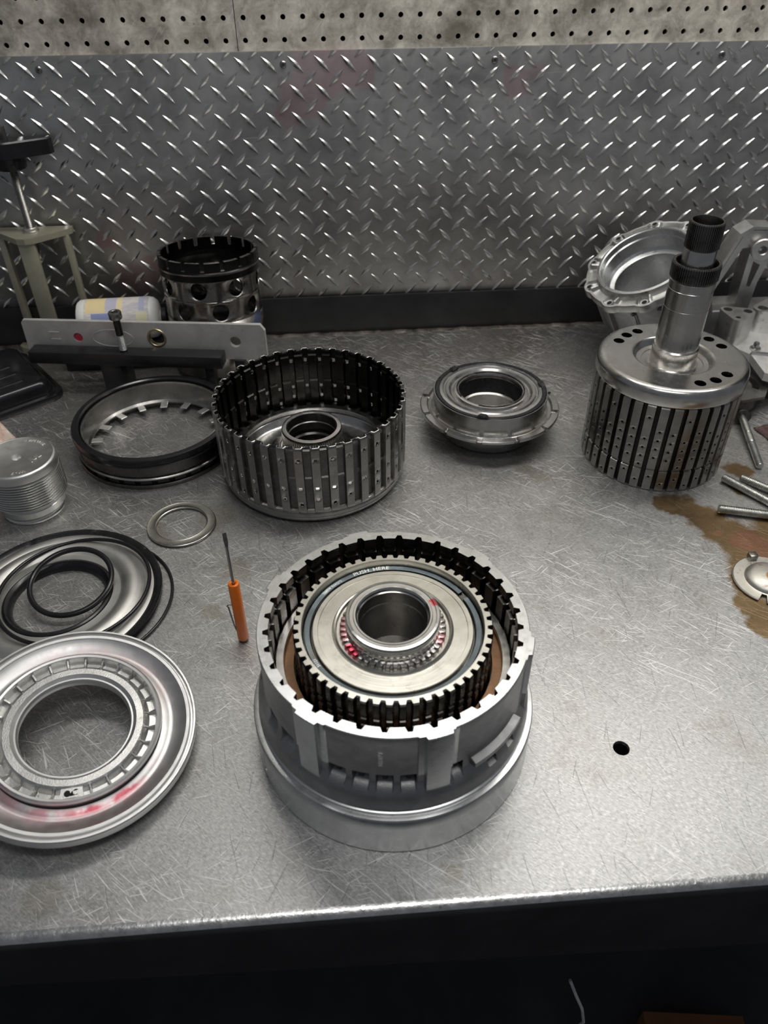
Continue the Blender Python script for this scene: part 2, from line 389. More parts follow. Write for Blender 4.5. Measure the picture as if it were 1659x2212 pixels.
def tube(name, pts, r, mat, n=10, closed=False):
    verts, faces = [], []; m = len(pts); pts = [Vector(p) for p in pts]
    up = Vector((0, 0, 1)); prev = None
    for i, p in enumerate(pts):
        d = (pts[(i + 1) % m] - pts[i - 1]) if closed else (pts[min(i + 1, m - 1)] - pts[max(i - 1, 0)])
        d.normalize()
        if prev is None:
            a = d.cross(up); a = a if a.length > 0.05 else d.cross(Vector((1, 0, 0)))
        else: a = prev - d * prev.dot(d)
        a.normalize(); b = d.cross(a); prev = a
        rr = r[i] if isinstance(r, (list, tuple)) else r
        verts += [p + (a * math.cos(2 * math.pi * k / n) + b * math.sin(2 * math.pi * k / n)) * rr for k in range(n)]
    for i in range(m if closed else m - 1):
        for k in range(n):
            k2 = (k + 1) % n; i2 = (i + 1) % m
            faces.append((i * n + k, i * n + k2, i2 * n + k2, i2 * n + k))
    if not closed:
        faces.append(tuple(range(n))); faces.append(tuple((m - 1) * n + k for k in range(n))[::-1])
    me = mesh(name, verts, faces, [mat], 40)
    bm = bmesh.new(); bm.from_mesh(me); bmesh.ops.recalc_face_normals(bm, faces=bm.faces); bm.to_mesh(me); bm.free()
    return me

def text_mesh(name, s, size, depth, fn, mat, res=3):
    """letters as real raised glyphs; fn maps (x, y, z) mm of the text plane to 3D mm"""
    cu = bpy.data.curves.new(name, 'FONT'); cu.body = s; cu.size = size * MM; cu.extrude = depth * MM * 0.5; cu.resolution_u = res
    cu.align_x = 'CENTER'; cu.align_y = 'CENTER'
    o = bpy.data.objects.new(name + '_tmp', cu); COL.objects.link(o)
    dg = bpy.context.evaluated_depsgraph_get()
    src = o.evaluated_get(dg).to_mesh()
    vs = [fn(v.co.x / MM, v.co.y / MM, v.co.z / MM) for v in src.vertices]; fs = [tuple(p.vertices) for p in src.polygons]
    o.evaluated_get(dg).to_mesh_clear()
    bpy.data.objects.remove(o); bpy.data.curves.remove(cu)
    return mesh(name, vs, fs, [mat], 0)

def struct(name, me, loc=(0, 0, 0)):
    o = part(name, me, None, loc); o['kind'] = 'structure'; return o

# ------------------------------------------------------------------ setting: floor, wall, bench, pegboard, tread plate
struct('floor', boxm('floor', -2500, 2500, -2600, 60, -920, -900, M['floor'], 0))
struct('wall_back', boxm('wall_back', -2500, 2500, 42, 62, -900, 1500, M['wall'], 0))

bench = thing('workbench', 'steel topped workbench with scratched surface, black front edge and small round hole', 'workbench')
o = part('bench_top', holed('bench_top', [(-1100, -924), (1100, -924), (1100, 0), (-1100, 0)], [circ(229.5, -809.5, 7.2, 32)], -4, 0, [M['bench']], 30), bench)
lip = [(-924, 0)] + [(-924 - 10 * math.sin(R_(a)), -10 + 10 * math.cos(R_(a))) for a in range(10, 91, 10)]
vs, fs = [], []
for xx in range(-1100, 1101, 100):
    zb = -92 - 0.068 * (xx - 12) * (1 if abs(xx) < 450 else 450 / abs(xx))
    p = lip + [(-934, zb + 3), (-931, zb), (-912, zb), (-912, zb + 3), (-928, zb + 4), (-928, -6), (-924, -4)]
    vs += [(xx, y, z) for y, z in p]; k = len(p)
nx = 23
for i in range(nx - 1):
    for j in range(k):
        j2 = (j + 1) % k; fs.append((i * k + j, i * k + j2, (i + 1) * k + j2, (i + 1) * k + j))
part('front_edge', mesh('front_edge', vs, fs, [M['lip'], M['frame']], 30, [0 if (i % k) < 5 else 1 for i in range(len(fs))]), bench, label='black front edge with bright worn rounded lip')
part('back_upstand', boxm('back_upstand', -1100, 1100, -9, -4.8, -2, 64, M['frame'], 0.8), bench, label='black steel upstand strip along the wall')
# crusty bead of sealant in the joint
vs, fs = [], []
for i in range(441):
    xx = -1100 + i * 5
    h = 2.2 + 2.0 * mnoise.noise(Vector((xx * 0.05, 3, 1))) + 0.9 * mnoise.noise(Vector((xx * 0.4, 1, 4)))
    w = 7 + 2.5 * mnoise.noise(Vector((xx * 0.04, 9, 2)))
    vs += [(xx, -9.0, max(0.6, h)), (xx, -9.0 - w * 0.5, max(0.5, h * 0.8)), (xx, -9.0 - w, 0.05)]
for i in range(440):
    a = i * 3; fs += [(a, a + 1, a + 4, a + 3), (a + 1, a + 2, a + 5, a + 4)]
part('sealant_bead', mesh('sealant_bead', vs, fs, [metal('oily_sealant', (0.10, 0.085, 0.075), 0.16, 0.8, 60, 0.5, 300, metallic=0.2)], 40), bench, label='oily dirty sealant bead in the back joint')
part('hole_sleeve', lathe('hole_sleeve', [(7.3, -0.4), (7.3, -26), (0.01, -26)], M['hole'], 32), bench, loc=(229.5, -809.5, 0))
for sx in (-1080, 1040):
    for sy in (-900, -60):
        part('leg', boxm('leg', sx, sx + 40, sy, sy + 40, -900, -4, M['frame'], 1), bench)

# pegboard in two panels with real holes
peg = thing('pegboard', 'grimy brown perforated hardboard above the tread plate', 'pegboard', (0, 0, 391.3))
def peg_panel(n0, n1, rows, x_a, x_b):
    vs, fs = [], []; idx = {}
    def v(x, z, y):
        key = (round(x, 2), round(z, 2), y)
        if key not in idx: idx[key] = len(vs); vs.append((x, y, z))
        return idx[key]
    h = 12.7; K = 16
    for n in range(n0, n1 + 1):
        cx = -375.54 + 25.4 * n
        for rr in range(rows):
            cz = 25.4 * rr
            sq = []
            for k in range(K):
                a = 2 * math.pi * k / K; c, s = math.cos(a), math.sin(a); q = max(abs(c), abs(s))
                px, pz = cx + h * c / q, cz + h * s / q
                if n == n0 and c / q < -0.999: px = x_a
                if n == n1 and c / q > 0.999: px = x_b
                sq.append((px, pz, cx + 3.3 * c, cz + 3.3 * s))
            for k in range(K):
                A, B = sq[k], sq[(k + 1) % K]
                fs.append((v(A[0], A[1], -0.0), v(A[2], A[3], -0.0), v(B[2], B[3], -0.0), v(B[0], B[1], -0.0)))
                fs.append((v(A[2], A[3], 0.0), v(A[2], A[3], 5.0), v(B[2], B[3], 5.0), v(B[2], B[3], 0.0)))
    me = mesh('panel', vs, fs, [M['peg']], 0)
    bm = bmesh.new(); bm.from_mesh(me); bmesh.ops.recalc_face_normals(bm, faces=bm.faces); bm.to_mesh(me); bm.free()
    return me
part('panel', peg_panel(-21, 10, 28, -375.54 - 21.5 * 25.4, -108.6 + 1.2), peg)
part('panel', peg_panel(11, 57, 28, -108.6 + 2.1, -375.54 + 57.5 * 25.4), peg)
for xx in (-560, -200, 150, 500, 780):
    part('batten', boxm('batten', xx, xx + 30, 5.2, 30, -12, 690, M['wall'], 0), peg)

# diamond tread plate, lugs as parts
tp = thing('tread_plate', 'aluminium diamond tread plate backsplash screwed to the wall behind the bench', 'metal plate', (0, 0, 0))
PX0, PX1, PZ0, PZ1 = -900, 1050, 58, 405
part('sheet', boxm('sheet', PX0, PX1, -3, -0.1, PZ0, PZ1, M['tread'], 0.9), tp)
def lug_mesh(clip=None):
    L, W, H = 14.4, 3.7, 1.9
    sec = [(-1, 0, .12), (-.72, .42, .62), (-.38, .74, .86), (-.10, .96, .93), (0, 1, 1.0), (.10, .96, .93), (.38, .74, .86), (.72, .42, .62), (1, 0, .12)]
    verts, faces = [], []
    for (u, w, h) in sec:
        verts += [(u * L, 0.2, -W * w), (u * L, -H * h * .97, -W * w * .17), (u * L, -H * h, 0), (u * L, -H * h * .97, W * w * .17), (u * L, 0.2, W * w)]
    for i in range(len(sec) - 1):
        for j in range(4):
            a = i * 5 + j; faces.append((a, a + 5, a + 6, a + 1))
    me = mesh('raised_lug', verts, faces, [M['lug']], 48)
    bm = bmesh.new(); bm.from_mesh(me); bmesh.ops.remove_doubles(bm, verts=bm.verts, dist=1e-6)
    bmesh.ops.rotate(bm, verts=bm.verts, cent=(0, 0, 0), matrix=Matrix.Rotation(R_(45 if clip is None or clip[0] else -45), 3, 'Y'))
    if clip and clip[1] is not None:
        bmesh.ops.bisect_plane(bm, geom=bm.verts[:] + bm.edges[:] + bm.faces[:], plane_co=(0, 0, clip[1] * MM), plane_no=(0, 0, 1), clear_outer=True)
    bmesh.ops.recalc_face_normals(bm, faces=bm.faces); bm.to_mesh(me); bm.free()
    me.set_sharp_from_angle(angle=R_(26))
    return me
LUG = {('b', 0): lug_mesh((True, None)), ('s', 0): lug_mesh((False, None)), ('s', 1): lug_mesh((False, -1.1))}
lugs = []
for r in range(-1, 20):
    zc = 388.9 - 16.77 * r
    slash = r % 2 != 0
    x0 = (-401.6 if slash else -384.5)
    for c in range(-16, 44):
        xx = x0 + 35.12 * c
        if xx < PX0 + 12 or xx > PX1 - 12: continue
        w = Vector((xx, -3, zc)) - CAM; d = w.dot(_f)
        px, py = 829.5 + F_PX * w.dot(CR) / d, 1106 - F_PX * w.dot(CU) / d
        vis = 0 < px < 1659 and py > 60
        lugs.append((0 if vis else 1, d, xx, zc, ('s' if slash else 'b', 1 if r == -1 else 0)))
lugs.sort(key=lambda q: (q[0], q[1]))
for q in lugs[:300]:
    part('raised_lug', LUG[q[4]], tp, (q[2], -3, q[3]))
vs, fs = [], []
for q in lugs[300:]:
    b = len(vs); me = LUG[q[4]]
    vs += [(v.co.x / MM + q[2], v.co.y / MM - 3, v.co.z / MM + q[3]) for v in me.vertices]
    fs += [tuple(b + i for i in p.vertices) for p in me.polygons]
o = part('raised_lugs', mesh('raised_lugs', vs, fs, [M['lug']], 26), tp); o['kind'] = 'stuff'
def screw_head():
    bm = bmesh.new()
    prof = [(4.4, 0), (4.3, 1.2), (3.4, 2.2), (2.0, 2.6), (0.02, 2.7)]
    n = 24; rings = [[bm.verts.new((r * math.cos(2 * math.pi * i / n), r * math.sin(2 * math.pi * i / n), z)) for i in range(n)] for r, z in prof]
    for a, b in zip(rings, rings[1:]):
        for i in range(n): bm.faces.new((a[i], a[(i + 1) % n], b[(i + 1) % n], b[i]))
    return bm_mesh('screw', bm, [M['steel_mid']])
SH = screw_head(); bmx = bmesh.new(); box_bm(bmx, -2.2, 2.2, -.45, .45, 1.9, 2.85); box_bm(bmx, -.45, .45, -2.2, 2.2, 1.9, 2.86)
SX = bm_mesh('cross_recess', bmx, [M['hole']], 0)
for i, xx in enumerate((-367.5, -49.7, 234.1, 547.5)):
    s = part('screw', SH, tp, (xx, -3, 389.3), (R_(90), 0, 0))
    part('cross_recess', SX, s, (0, 0, 0), (0, 0, 0.5 + i))

# ------------------------------------------------------------------ front clutch drum
A = thing('clutch_drum', 'large grey cast clutch drum in the centre foreground with toothed rim and splined hub inside', 'drum', (33.7, -768.4, 0))
BOSS = [(-133.7, -124.3), (-81.9, -72.2), (-22.6, -13.3), (36.4, 45.4), (97.3, 106.6), (146.7, 156.5)]
WIN = [(-120.5, -113.5), (-110.5, -104), (-101, -94.6), (-91.8, -85.4), (-70.5, -66), (-147, -139), (-158, -151), (60, 66), (72, 78), (120, 128), (10, 16), (24, 30), (176, 182)]
WLOW = [(-54, -49.5), (-42, -37.5)]
ZO = [46.5, 49.5, 50.5, 52.5, 53.5, 60, 63, 66, 69, 72, 75, 78, 79, 80, 85, 86, 88, 89, 100, 125.6, 126.6, 133.7, 134.6]
def inr(a, rs, e=0.0): return any(p - e <= a <= q + e for p, q in rs)
def r_out(a, z):
    if z < 50: return 114.0
    if z <= 50.5: return 111.5
    if z <= 52.5: return 111.5
    if z <= 60: return 113.6 - (z - 53.5) * 0.08
    if z <= 66: r = 113.0 - (z - 60) * 0.12
    elif z <= 72: r = 112.0 - (z - 66) ** 1.5 * 0.16
    elif z <= 78: r = 109.6 - (z - 72) * 0.5
    else: r = 106.5
    if z >= 126: r = 106.9
    if z > 133.8: r = 106.3
    if inr(a, WIN) and 78 <= z <= 88: r = 97.5
    elif inr(a, WIN) and 72 <= z < 78: r = 109.5 - (z - 72) * 1.3
    if inr(a, WLOW) and 69 <= z <= 78: r = 99
    if -62 <= a <= -33 and 79 < z <= 85: r = 112.2
    if inr(a, BOSS) and z >= 69: r = 110.6 if z < 134 else 110.0
    elif inr(a, BOSS, 3.0) and z >= 79 and not inr(a, WIN): r = max(r, 107.4)
    return r
def prof_a(a):
    aw = (a + 180) % 360 - 180
    p = [(r_out(aw, z), z) for z in ZO]
    d = abs((a - 2.1 + 5) % 10 - 5)
    s = 1 if d <= 1.26 else (0.5 if d <= 1.76 else 0)
    i0, i1, ig = 97.8, 96.0, 100.6; so = 102.0
    m_ = lambda v: v + (so - v) * s
    p += [(m_(i0), 134.6), (m_(i0), 126.2), (m_(ig), 125.6), (m_(ig), 121.6), (m_(i1), 121.0), (m_(i1), 62.0), (m_(i1), 58.0), (70.0, 58.0), (70, 47)]
    return p
NO = len(ZO)
def mat_a(j, a):
    aw = (a + 180) % 360 - 180
    if j == NO - 1: return 1
    if j >= NO: return 2
    z = ZO[j]
    if (inr(aw, WIN) and 78 <= z < 88) or (inr(aw, WLOW) and 69 <= z < 78): return 4  # window floors painted near-black for the unlit drum interior
    if inr(aw, BOSS) and z >= 69: return 1
    if inr(aw, BOSS, 3.0) and z >= 88: return 1
    return 1 if z >= 133 else (3 if z < 50 else 0)
TH = [(2.1 + 0.5 * i, 2.1 + 0.5 * i) for i in range(720)]
part('housing', glathe('housing', prof_a, TH, [M['alu_cast'], M['alu'], M['steel_dark'], M['alu'], M['hole']], True, mat_a, 30), A)
SLOTW = [(-168.5, -166.6), (-158.6, -156.6), (-20, -18), (40, 42), (100, 102), (160, 162)]
def prof_band(a):
    aw = (a + 180) % 360 - 180; w = inr(aw, SLOTW)
    q = 112.0 if w else 118.8
    return [(112, 0.4), (117.6, 0.4), (118.8, 1.6), (118.8, 8), (q, 8.2), (q, 34), (118.8, 34.2), (118.8, 44.4), (117.9, 46.0), (115.0, 46.4), (112, 46.4)]
part('base_band', glathe('base_band', prof_band, [(0.5 * i, 0.5 * i) for i in range(720)], [M['alu'], M['hole']], True, lambda j, a: 1 if (j == 4 and inr((a + 180) % 360 - 180, SLOTW)) else 0, 30), A, label='smooth machined base band with narrow dark slots')
# splined hub: 51 gaps
BR = [(-2.0, 0), (-1.15, 1), (1.15, 1), (2.0, 0), (3.53, 0)]
def prof_h(s):
    o = 78.8 - 3.7 * s; q = 1.2 * (1 - s)
    return [(o, 60), (o, 105), (o - q, 105.6), (o - q, 108.6), (o, 109.2), (o, 113), (o - q, 113.6), (o - q, 117), (o, 117.6), (o, 131.6), (o - 0.9, 133),
            (72.2, 133), (71.8, 132.4), (71.4, 126.2), (70.8, 125), (65.6, 125), (64.8, 123.6), (63.9, 123.6)]
part('splined_hub', glathe('splined_hub', prof_h, tsamp(51, -92.9, BR), [M['steel_dark'], M['steel_face']], False, lambda j, s: 1 if 9 <= j <= 12 else 0, 30), A, label='inner hub with dark splines and pale ground top ring')
part('retaining_ring', lathe('retaining_ring', [(65.8, 125.1), (69.8, 125.1), (70.2, 125.8), (69.8, 127.2), (66.0, 126.9), (65.8, 126.4)], M['blued'], 140, True, a0=-330, a1=24), A, label='heat blued snap ring with lettering')
part('cover_disc', lathe('cover_disc', [(63.7, 122.6), (63.7, 127.3), (63.2, 127.8), (59.6, 127.8), (59.3, 127.2), (48.2, 127.2), (47.6, 128.6), (46.6, 129.3), (45.4, 128.8), (44.6, 125.8), (38, 125.5)], M['steel_face'], 140), A, label='pale flat cover disc')
# ring of small teeth round the collar and the collar
def prof_g(s):
    o = 42.2 - 3.0 * s
    return [(o, 124.5), (o, 128.6), (o - 0.7, 129.4), (36.8, 129.8)]
part('gear_ring', glathe('gear_ring', prof_g, tsamp(45, 0, [(-2.3, 0), (-1.2, 1), (1.2, 1), (2.3, 0)]), [M['gear_pink']], False, None, 30), A, label='ring of small teeth with pink paint marks')
part('bearing_collar', lathe('bearing_collar', [(37.0, 126), (37.4, 132), (37.0, 133), (37.4, 134.5), (37.4, 141.2), (36.4, 142.7), (34.4, 143.0), (33.9, 142.6), (31.2, 142.6), (30.7, 143.0), (29.3, 142.9), (28.2, 141.6),
        (28.2, 139.4), (27.3, 138.8), (27.0, 128), (26.4, 127.2), (26.2, 88), (0.05, 86)], [M['hub_ring'], M['steel_mid']], 112, matfn=lambda j, s: 1 if j >= 13 else 0), A, label='bright turned bearing collar at the hub centre')
part('steel_plate', lathe('steel_plate', [(88.6, 96), (95.4, 96), (95.6, 98.6), (94.6, 99.4), (88.9, 99.2), (88.6, 98.4)], M['steel'], 120, True), A)
part('friction_plate', lathe('friction_plate', [(80.6, 90), (90.4, 90), (90.6, 92.8), (81, 93)], M['copper'], 120, True), A, label='copper brown friction plate')
part('friction_plate', lathe('friction_plate', [(80.2, 82.5), (86.8, 82.5), (87.0, 85.6), (80.4, 85.6)], M['brown'], 120, True), A, label='brown friction plate')
part('steel_plate', lathe('steel_plate', [(80.2, 70), (95.0, 70), (95.0, 76), (80.4, 76)], M['steel_mid'], 120, True), A)
part('stamped_lettering', text_mesh('stamped_lettering', 'PUSH. HERE', 5.6, 0.5,
     lambda x, y, z: ((67.7 + y) * math.cos(R_(101.5) - x / 62), (67.7 + y) * math.sin(R_(101.5) - x / 62), 127.15 + z), M['stamp']), A)
part('stamped_lettering', text_mesh('stamped_lettering', '1080W INXOTJ', 3.0, 0.3,
     lambda x, y, z: ((67.7 + y) * math.cos(R_(134) - x / 64), (67.7 + y) * math.sin(R_(134) - x / 64), 127.1 + z), M['stamp']), A)
part('stamped_lettering', text_mesh('stamped_lettering', '31121', 3.4, 0.3,
     lambda x, y, z: ((67.7 + y) * math.cos(R_(207) - x / 64), (67.7 + y) * math.sin(R_(207) - x / 64), 127.1 + z), M['stamp']), A)
part('stamped_number', text_mesh('stamped_number', '143173M', 4.4, 0.3,
     lambda x, y, z: ((106.6 + z) * math.cos(R_(-99.5) + y / 106.6), (106.6 + z) * math.sin(R_(-99.5) + y / 106.6), 108.5 - x), M['stamp']), A)

# ------------------------------------------------------------------ back splined drum
B = thing('splined_drum', 'dark ribbed steel clutch drum with pierced splines standing behind the large drum', 'drum', (-34.4, -376.2, 0))
N = 38; P = 360.0 / N
def sheet_drum():
    brk = [(-2.3, 0), (-0.95, 0), (0.95, 0), (2.3, 0), (2.75, 1), (4.7, 1), (6.65, 1)]
    th = [(-90 + P * 0.33 + P * k + o, s, j, k) for k in range(N) for j, (o, s) in enumerate(brk)]
    zs = [19, 22, 29, 34.0, 36, 41.0, 50, 51.2, 55.8, 57, 62, 63.5, 66.5, 68, 88.6, 89.8, 94.6, 95.8, 99.5, 101, 104, 105.5, 109.1]
    Z = len(zs); verts, faces, fm = [], [], []
    for (d, s, j, k) in th:
        for z in zs:
            r = 115.3 - 4.4 * s
            if s and (62.2 < z < 67.0 or 100 < z < 104.5): r += 1.6
            verts.append((r * math.cos(R_(d)), r * math.sin(R_(d)), z))
    n = len(th)
    for i in range(n):
        i2 = (i + 1) % n
        for q in range(Z - 1):
            z0 = zs[q]
            if th[i][2] == 1 and (z0 in (89.8,) or z0 == 51.2 or (z0 == 36 and th[i][3] % 2 == 0) or (z0 == 29 and th[i][3] % 4 == 1)): continue
            faces.append((i * Z + q, i2 * Z + q, i2 * Z + q + 1, i * Z + q + 1)); fm.append(1 if th[i][2] in (4, 5) else 0)
    return mesh('spline_shell', verts, faces, [M['steel_mid'], M['steel_dark'], M['steel'], M['steel_black'], M['steel_black']], 25, fm)
sh = part('spline_shell', sheet_drum(), B, label='ribbed shell wall pierced with oval oil holes')
md = sh.modifiers.new('thickness', 'SOLIDIFY'); md.thickness = 0.0017; md.offset = -1; md.use_even_offset = True; md.material_offset_rim = 2; md.material_offset = 3
part('dished_base', lathe('dished_base', [(60, 0), (103, 0), (109, 2.5), (112.4, 8), (112.8, 9.5), (112.2, 10.2), (113.2, 11), (113.2, 15), (112.4, 16), (113.6, 17.5), (113.6, 21), (110.5, 22.5),
     (100, 22), (96, 19), (93, 12), (89, 9.5), (66, 9.5), (62, 12), (58, 24), (46, 27), (42, 30), (41.0, 36)], [M['steel_mid'], M['steel']], 140, matfn=lambda j, s: 1 if j > 10 else 0), B, label='smooth dished base')
def prof_ring(s):
    o = 103.5 + 7.0 * s
    return [(95, 23.5), (o, 23.5), (o, 28.5), (o - .6, 29.2), (95.6, 29.2), (95, 28.4)]
part('lugged_plate', glathe('lugged_plate', prof_ring, tsamp(N, -90 + P * 0.33, [(-1.7, 0), (-1.4, 1), (1.4, 1), (1.7, 0), (4.7, 0)]), [M['steel']], True, None, 30), B, label='bright ring plate with small lugs on the drum floor')
def prof_bh(s):
    o = 37.2 - 0.9 * s
    return [(41.2, 34), (38.0, 40), (36.4, 42), (36.4, 45), (o, 46.5), (o, 58.6), (37.2 - 0.5 * s, 59.4), (37.2, 60.6), (36.2, 62.4), (34.6, 62.8), (31.4, 62.8), (30.4, 61.6),
            (30.4, 50), (29.4, 49), (29.4, 40), (31, 38), (31, 33), (29, 31), (29, 24), (31, 22), (31, 14), (0.05, 12)]
part('knurled_hub', glathe('knurled_hub', prof_bh, tsamp(80, 0, [(-1.2, 0), (-0.6, 1), (0.6, 1), (1.2, 0)]), [M['steel_mid'], M['steel'], M['steel_dark']], False, lambda j, s: 1 if 7 <= j < 11 else (2 if j >= 14 else 0), 30), B, label='short hub sleeve with fine teeth round its rim')

# ------------------------------------------------------------------ shaft drum
S = thing('shaft_drum', 'upright steel turbine shaft rising from a ribbed drum with rows of oil holes, at right', 'shaft', (402, -376, 0), (0, 0, 0))
NS = 36; PS = 10.0
def shaft_shell():
    brk = [(-3.2, 0), (-0.9, 0), (0.9, 0), (3.2, 0), (3.7, 1), (5.0, 1), (6.3, 1)]
    th = [(PS * k + o - 2, s, j, k) for k in range(NS) for j, (o, s) in enumerate(brk)]
    zs = [0, 1.2] + [7 + 2.4 * i for i in range(9)] + [28.4, 29.4, 31.4, 32.4] + [34.8 + 2.4 * i for i in range(33)] + [115, 116.4, 118]
    Z = len(zs); verts, faces, fm = [], [], []
    for (d, s, j, k) in th:
        for z in zs:
            r = 87.0 - 4.6 * s
            if 28.9 < z < 32: r = 85.0 - 2.0 * s
            if z > 115.5: r -= 1.2 * (z - 115.5) * (1 - s)
            if z < 1: r -= 0.8
            verts.append((r * math.cos(R_(d)), r * math.sin(R_(d)), z))
    n = len(th)
    for i in range(n):
        i2 = (i + 1) % n; k = th[i][3]; hs = set()
        base = 15 + (k * 4) % 20
        if th[i][2] == 1:
            for q in (0, 5, 10, 15): hs.add(15 + ((k * 5) % 15) // 1 % 6 + q)
            if k % 3 == 0: hs.add(15 + 27)
            hs.add(2 + (k * 3) % 7)
        for q in range(Z - 1):
            if q in hs: continue
            faces.append((i * Z + q, i2 * Z + q, i2 * Z + q + 1, i * Z + q + 1)); fm.append(1 if th[i][2] in (4, 5) else 0)
    return mesh('ribbed_shell', verts, faces, [M['steel_mid'], M['steel_black'], M['steel_black'], M['steel_black']], 25, fm)
sh = part('ribbed_shell', shaft_shell(), S, label='ribbed drum wall with staggered rows of small oil holes')
md = sh.modifiers.new('thickness', 'SOLIDIFY'); md.thickness = 0.0015; md.offset = -1; md.material_offset = 2; md.material_offset_rim = 2
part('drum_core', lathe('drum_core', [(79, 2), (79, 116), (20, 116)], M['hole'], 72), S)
holes = [circ(67.3 * math.cos(R_(a)), 67.3 * math.sin(R_(a)), 6.6, 20) for a in (142.8, 126, 109.9, 49, 31.4, 13.6, -48.7, -67, -84.6)]
part('cap_face', holed('cap_face', circ(0, 0, 80.0, 120), holes + [circ(0, 0, 48, 90)], 136.6, 139.6, [M['steel']], 30), S, label='flat cap face with three groups of round holes')
part('cap_rim', lathe('cap_rim', [(82, 118.2), (87.4, 118.6), (88.2, 120), (88.2, 131), (87.6, 134.4), (85.6, 137.4), (82.8, 139.1), (79.98, 139.6)], M['steel'], 140), S)
part('cap_dish', lathe('cap_dish', [(48.02, 139.6), (46.4, 138.9), (44.4, 136.5), (43.2, 133.2), (42.0, 131.6), (40, 131), (36.2, 130.9), (35.8, 130.2), (30, 129.6), (27.4, 129.4)], M['steel'], 112), S)
part('shaft_body', lathe('shaft_body', [(28.6, 129), (29.4, 129.4), (29.4, 131.2), (28.6, 132), (27.0, 132.2), (26.6, 133.2), (26.6, 140), (26.6, 152.4), (25.0, 154.0), (25.0, 202.6), (24.7, 203), (24.7, 204.2), (25.0, 204.6),
     (25.0, 224.6), (24.6, 225), (24.6, 226), (25.0, 226.4), (25.0, 234.5), (24.2, 235.2)], M['steel'], 96), S, label='polished stepped shaft body')
def prof_s1(s):
    o = 26.4 - 1.1 * s
    return [(24.0, 235), (25.2, 236), (o, 237.2), (o, 252.6), (o - .8, 254.2), (22.8, 254.2), (22.4, 253.4), (21.6, 240), (17.3, 238)]
part('lower_spline', glathe('lower_spline', prof_s1, tsamp(64, 0, [(-1.6, 0), (-.9, 1), (.9, 1), (1.6, 0)]), [M['steel_dark'], M['steel_mid']], False, lambda j, s: 1 if j == 3 else 0, 30), S, label='dark splined lower collar')
part('neck', lathe('neck', [(17.3, 238), (17.4, 268.4), (16.8, 269.4)], M['steel'], 72), S)
def prof_s2(s):
    o = 18.7 - 0.9 * s
    return [(16.6, 269.2), (17.6, 269.8), (o, 271.2), (o, 297.6), (o - .7, 299.0), (15.9, 299.0), (15.5, 298.2), (15.2, 262), (0.05, 260)]
part('upper_spline', glathe('upper_spline', prof_s2, tsamp(50, 0, [(-2.0, 0), (-1.2, 1), (1.2, 1), (2.0, 0)]), [M['steel_dark'], M['steel_mid']], False, lambda j, s: 1 if j == 3 else 0, 30), S, label='dark splined hollow shaft end')

# ------------------------------------------------------------------ flanged piston (right of back drum)
G = thing('flanged_piston', 'polished steel flanged piston with notched rim and black rubber seal, right of the ribbed drum', 'piston', (201.4, -302, 0))
def prof_gf(s):
    t_ = 37.0 - 3.4 * s; o = 92.2 - 3.2 * s
    return [(62, 0), (64, 1.5), (64, 20), (66, 26), (84, 30), (89.5, 31.4), (o, 33.2), (o, t_ - 1), (o - 1, t_), (83.6, t_), (83.0, 36.0 - 2.4 * s), (81.6, 33.6), (77.6, 33.0), (76.2, 34.4), (75.2, 38),
            (75.0, 56.6), (74.5, 58.2), (73.8, 58.2), (73.4, 55.6), (69.6, 55.6)]
part('flange_body', glathe('flange_body', prof_gf, tsamp(12, -18, [(-2.4, 0), (-1.9, 1), (1.9, 1), (2.4, 0), (7, 0), (11, 0), (15, 0), (19, 0), (23, 0)]), [M['steel_mid'], M['steel']], False, lambda j, s: 1 if j >= 6 else 0, 30), G, label='bright notched flange and cylinder wall')
def prof_seal(s):
    return [(67.4, 55.8), (73.2, 55.8), (73.2, 58.2 + 2.6 * s), (72.2, 59.2 + 2.8 * s), (68.2 - 1.5 * s, 59.2 + 2.6 * s), (67.4, 58.4)]
part('seal_ring', glathe('seal_ring', prof_seal, [(i * 3, 1 if i in (1, 2, 3, 41, 42, 43, 83, 84, 85) else 0) for i in range(120)], [M['black']], True, None, 30), G, label='black rubber seal with three raised tabs')
part('ringed_face', lathe('ringed_face', [(67.4, 56.4), (67.2, 58.6), (63.4, 58.9), (62.2, 57.4), (60.2, 57.2), (58.6, 58.8), (55.0, 58.6), (52, 55.4), (49.8, 55.2), (48.4, 57.2), (47.6, 58.6), (44.6, 59.2),
     (42.2, 58.8), (41.0, 57), (40.8, 52), (40.4, 40)], M['steel'], 112), G, label='concentric ringed top face')
part('bore_sleeve', lathe('bore_sleeve', [(40.4, 52), (40.0, 38), (40.0, 30), (37, 28.6), (36.6, 8), (35, 6), (33, 0.4)], [M['black'], M['steel']], 96, matfn=lambda j, s: 0 if j < 2 else 1), G)
part('snap_ring', tube('snap_ring', [(44.2 * math.cos(R_(a)), 44.2 * math.sin(R_(a)), 60.0) for a in range(-120, 205, 5)], 0.9, M['steel_dark'], 8), G)

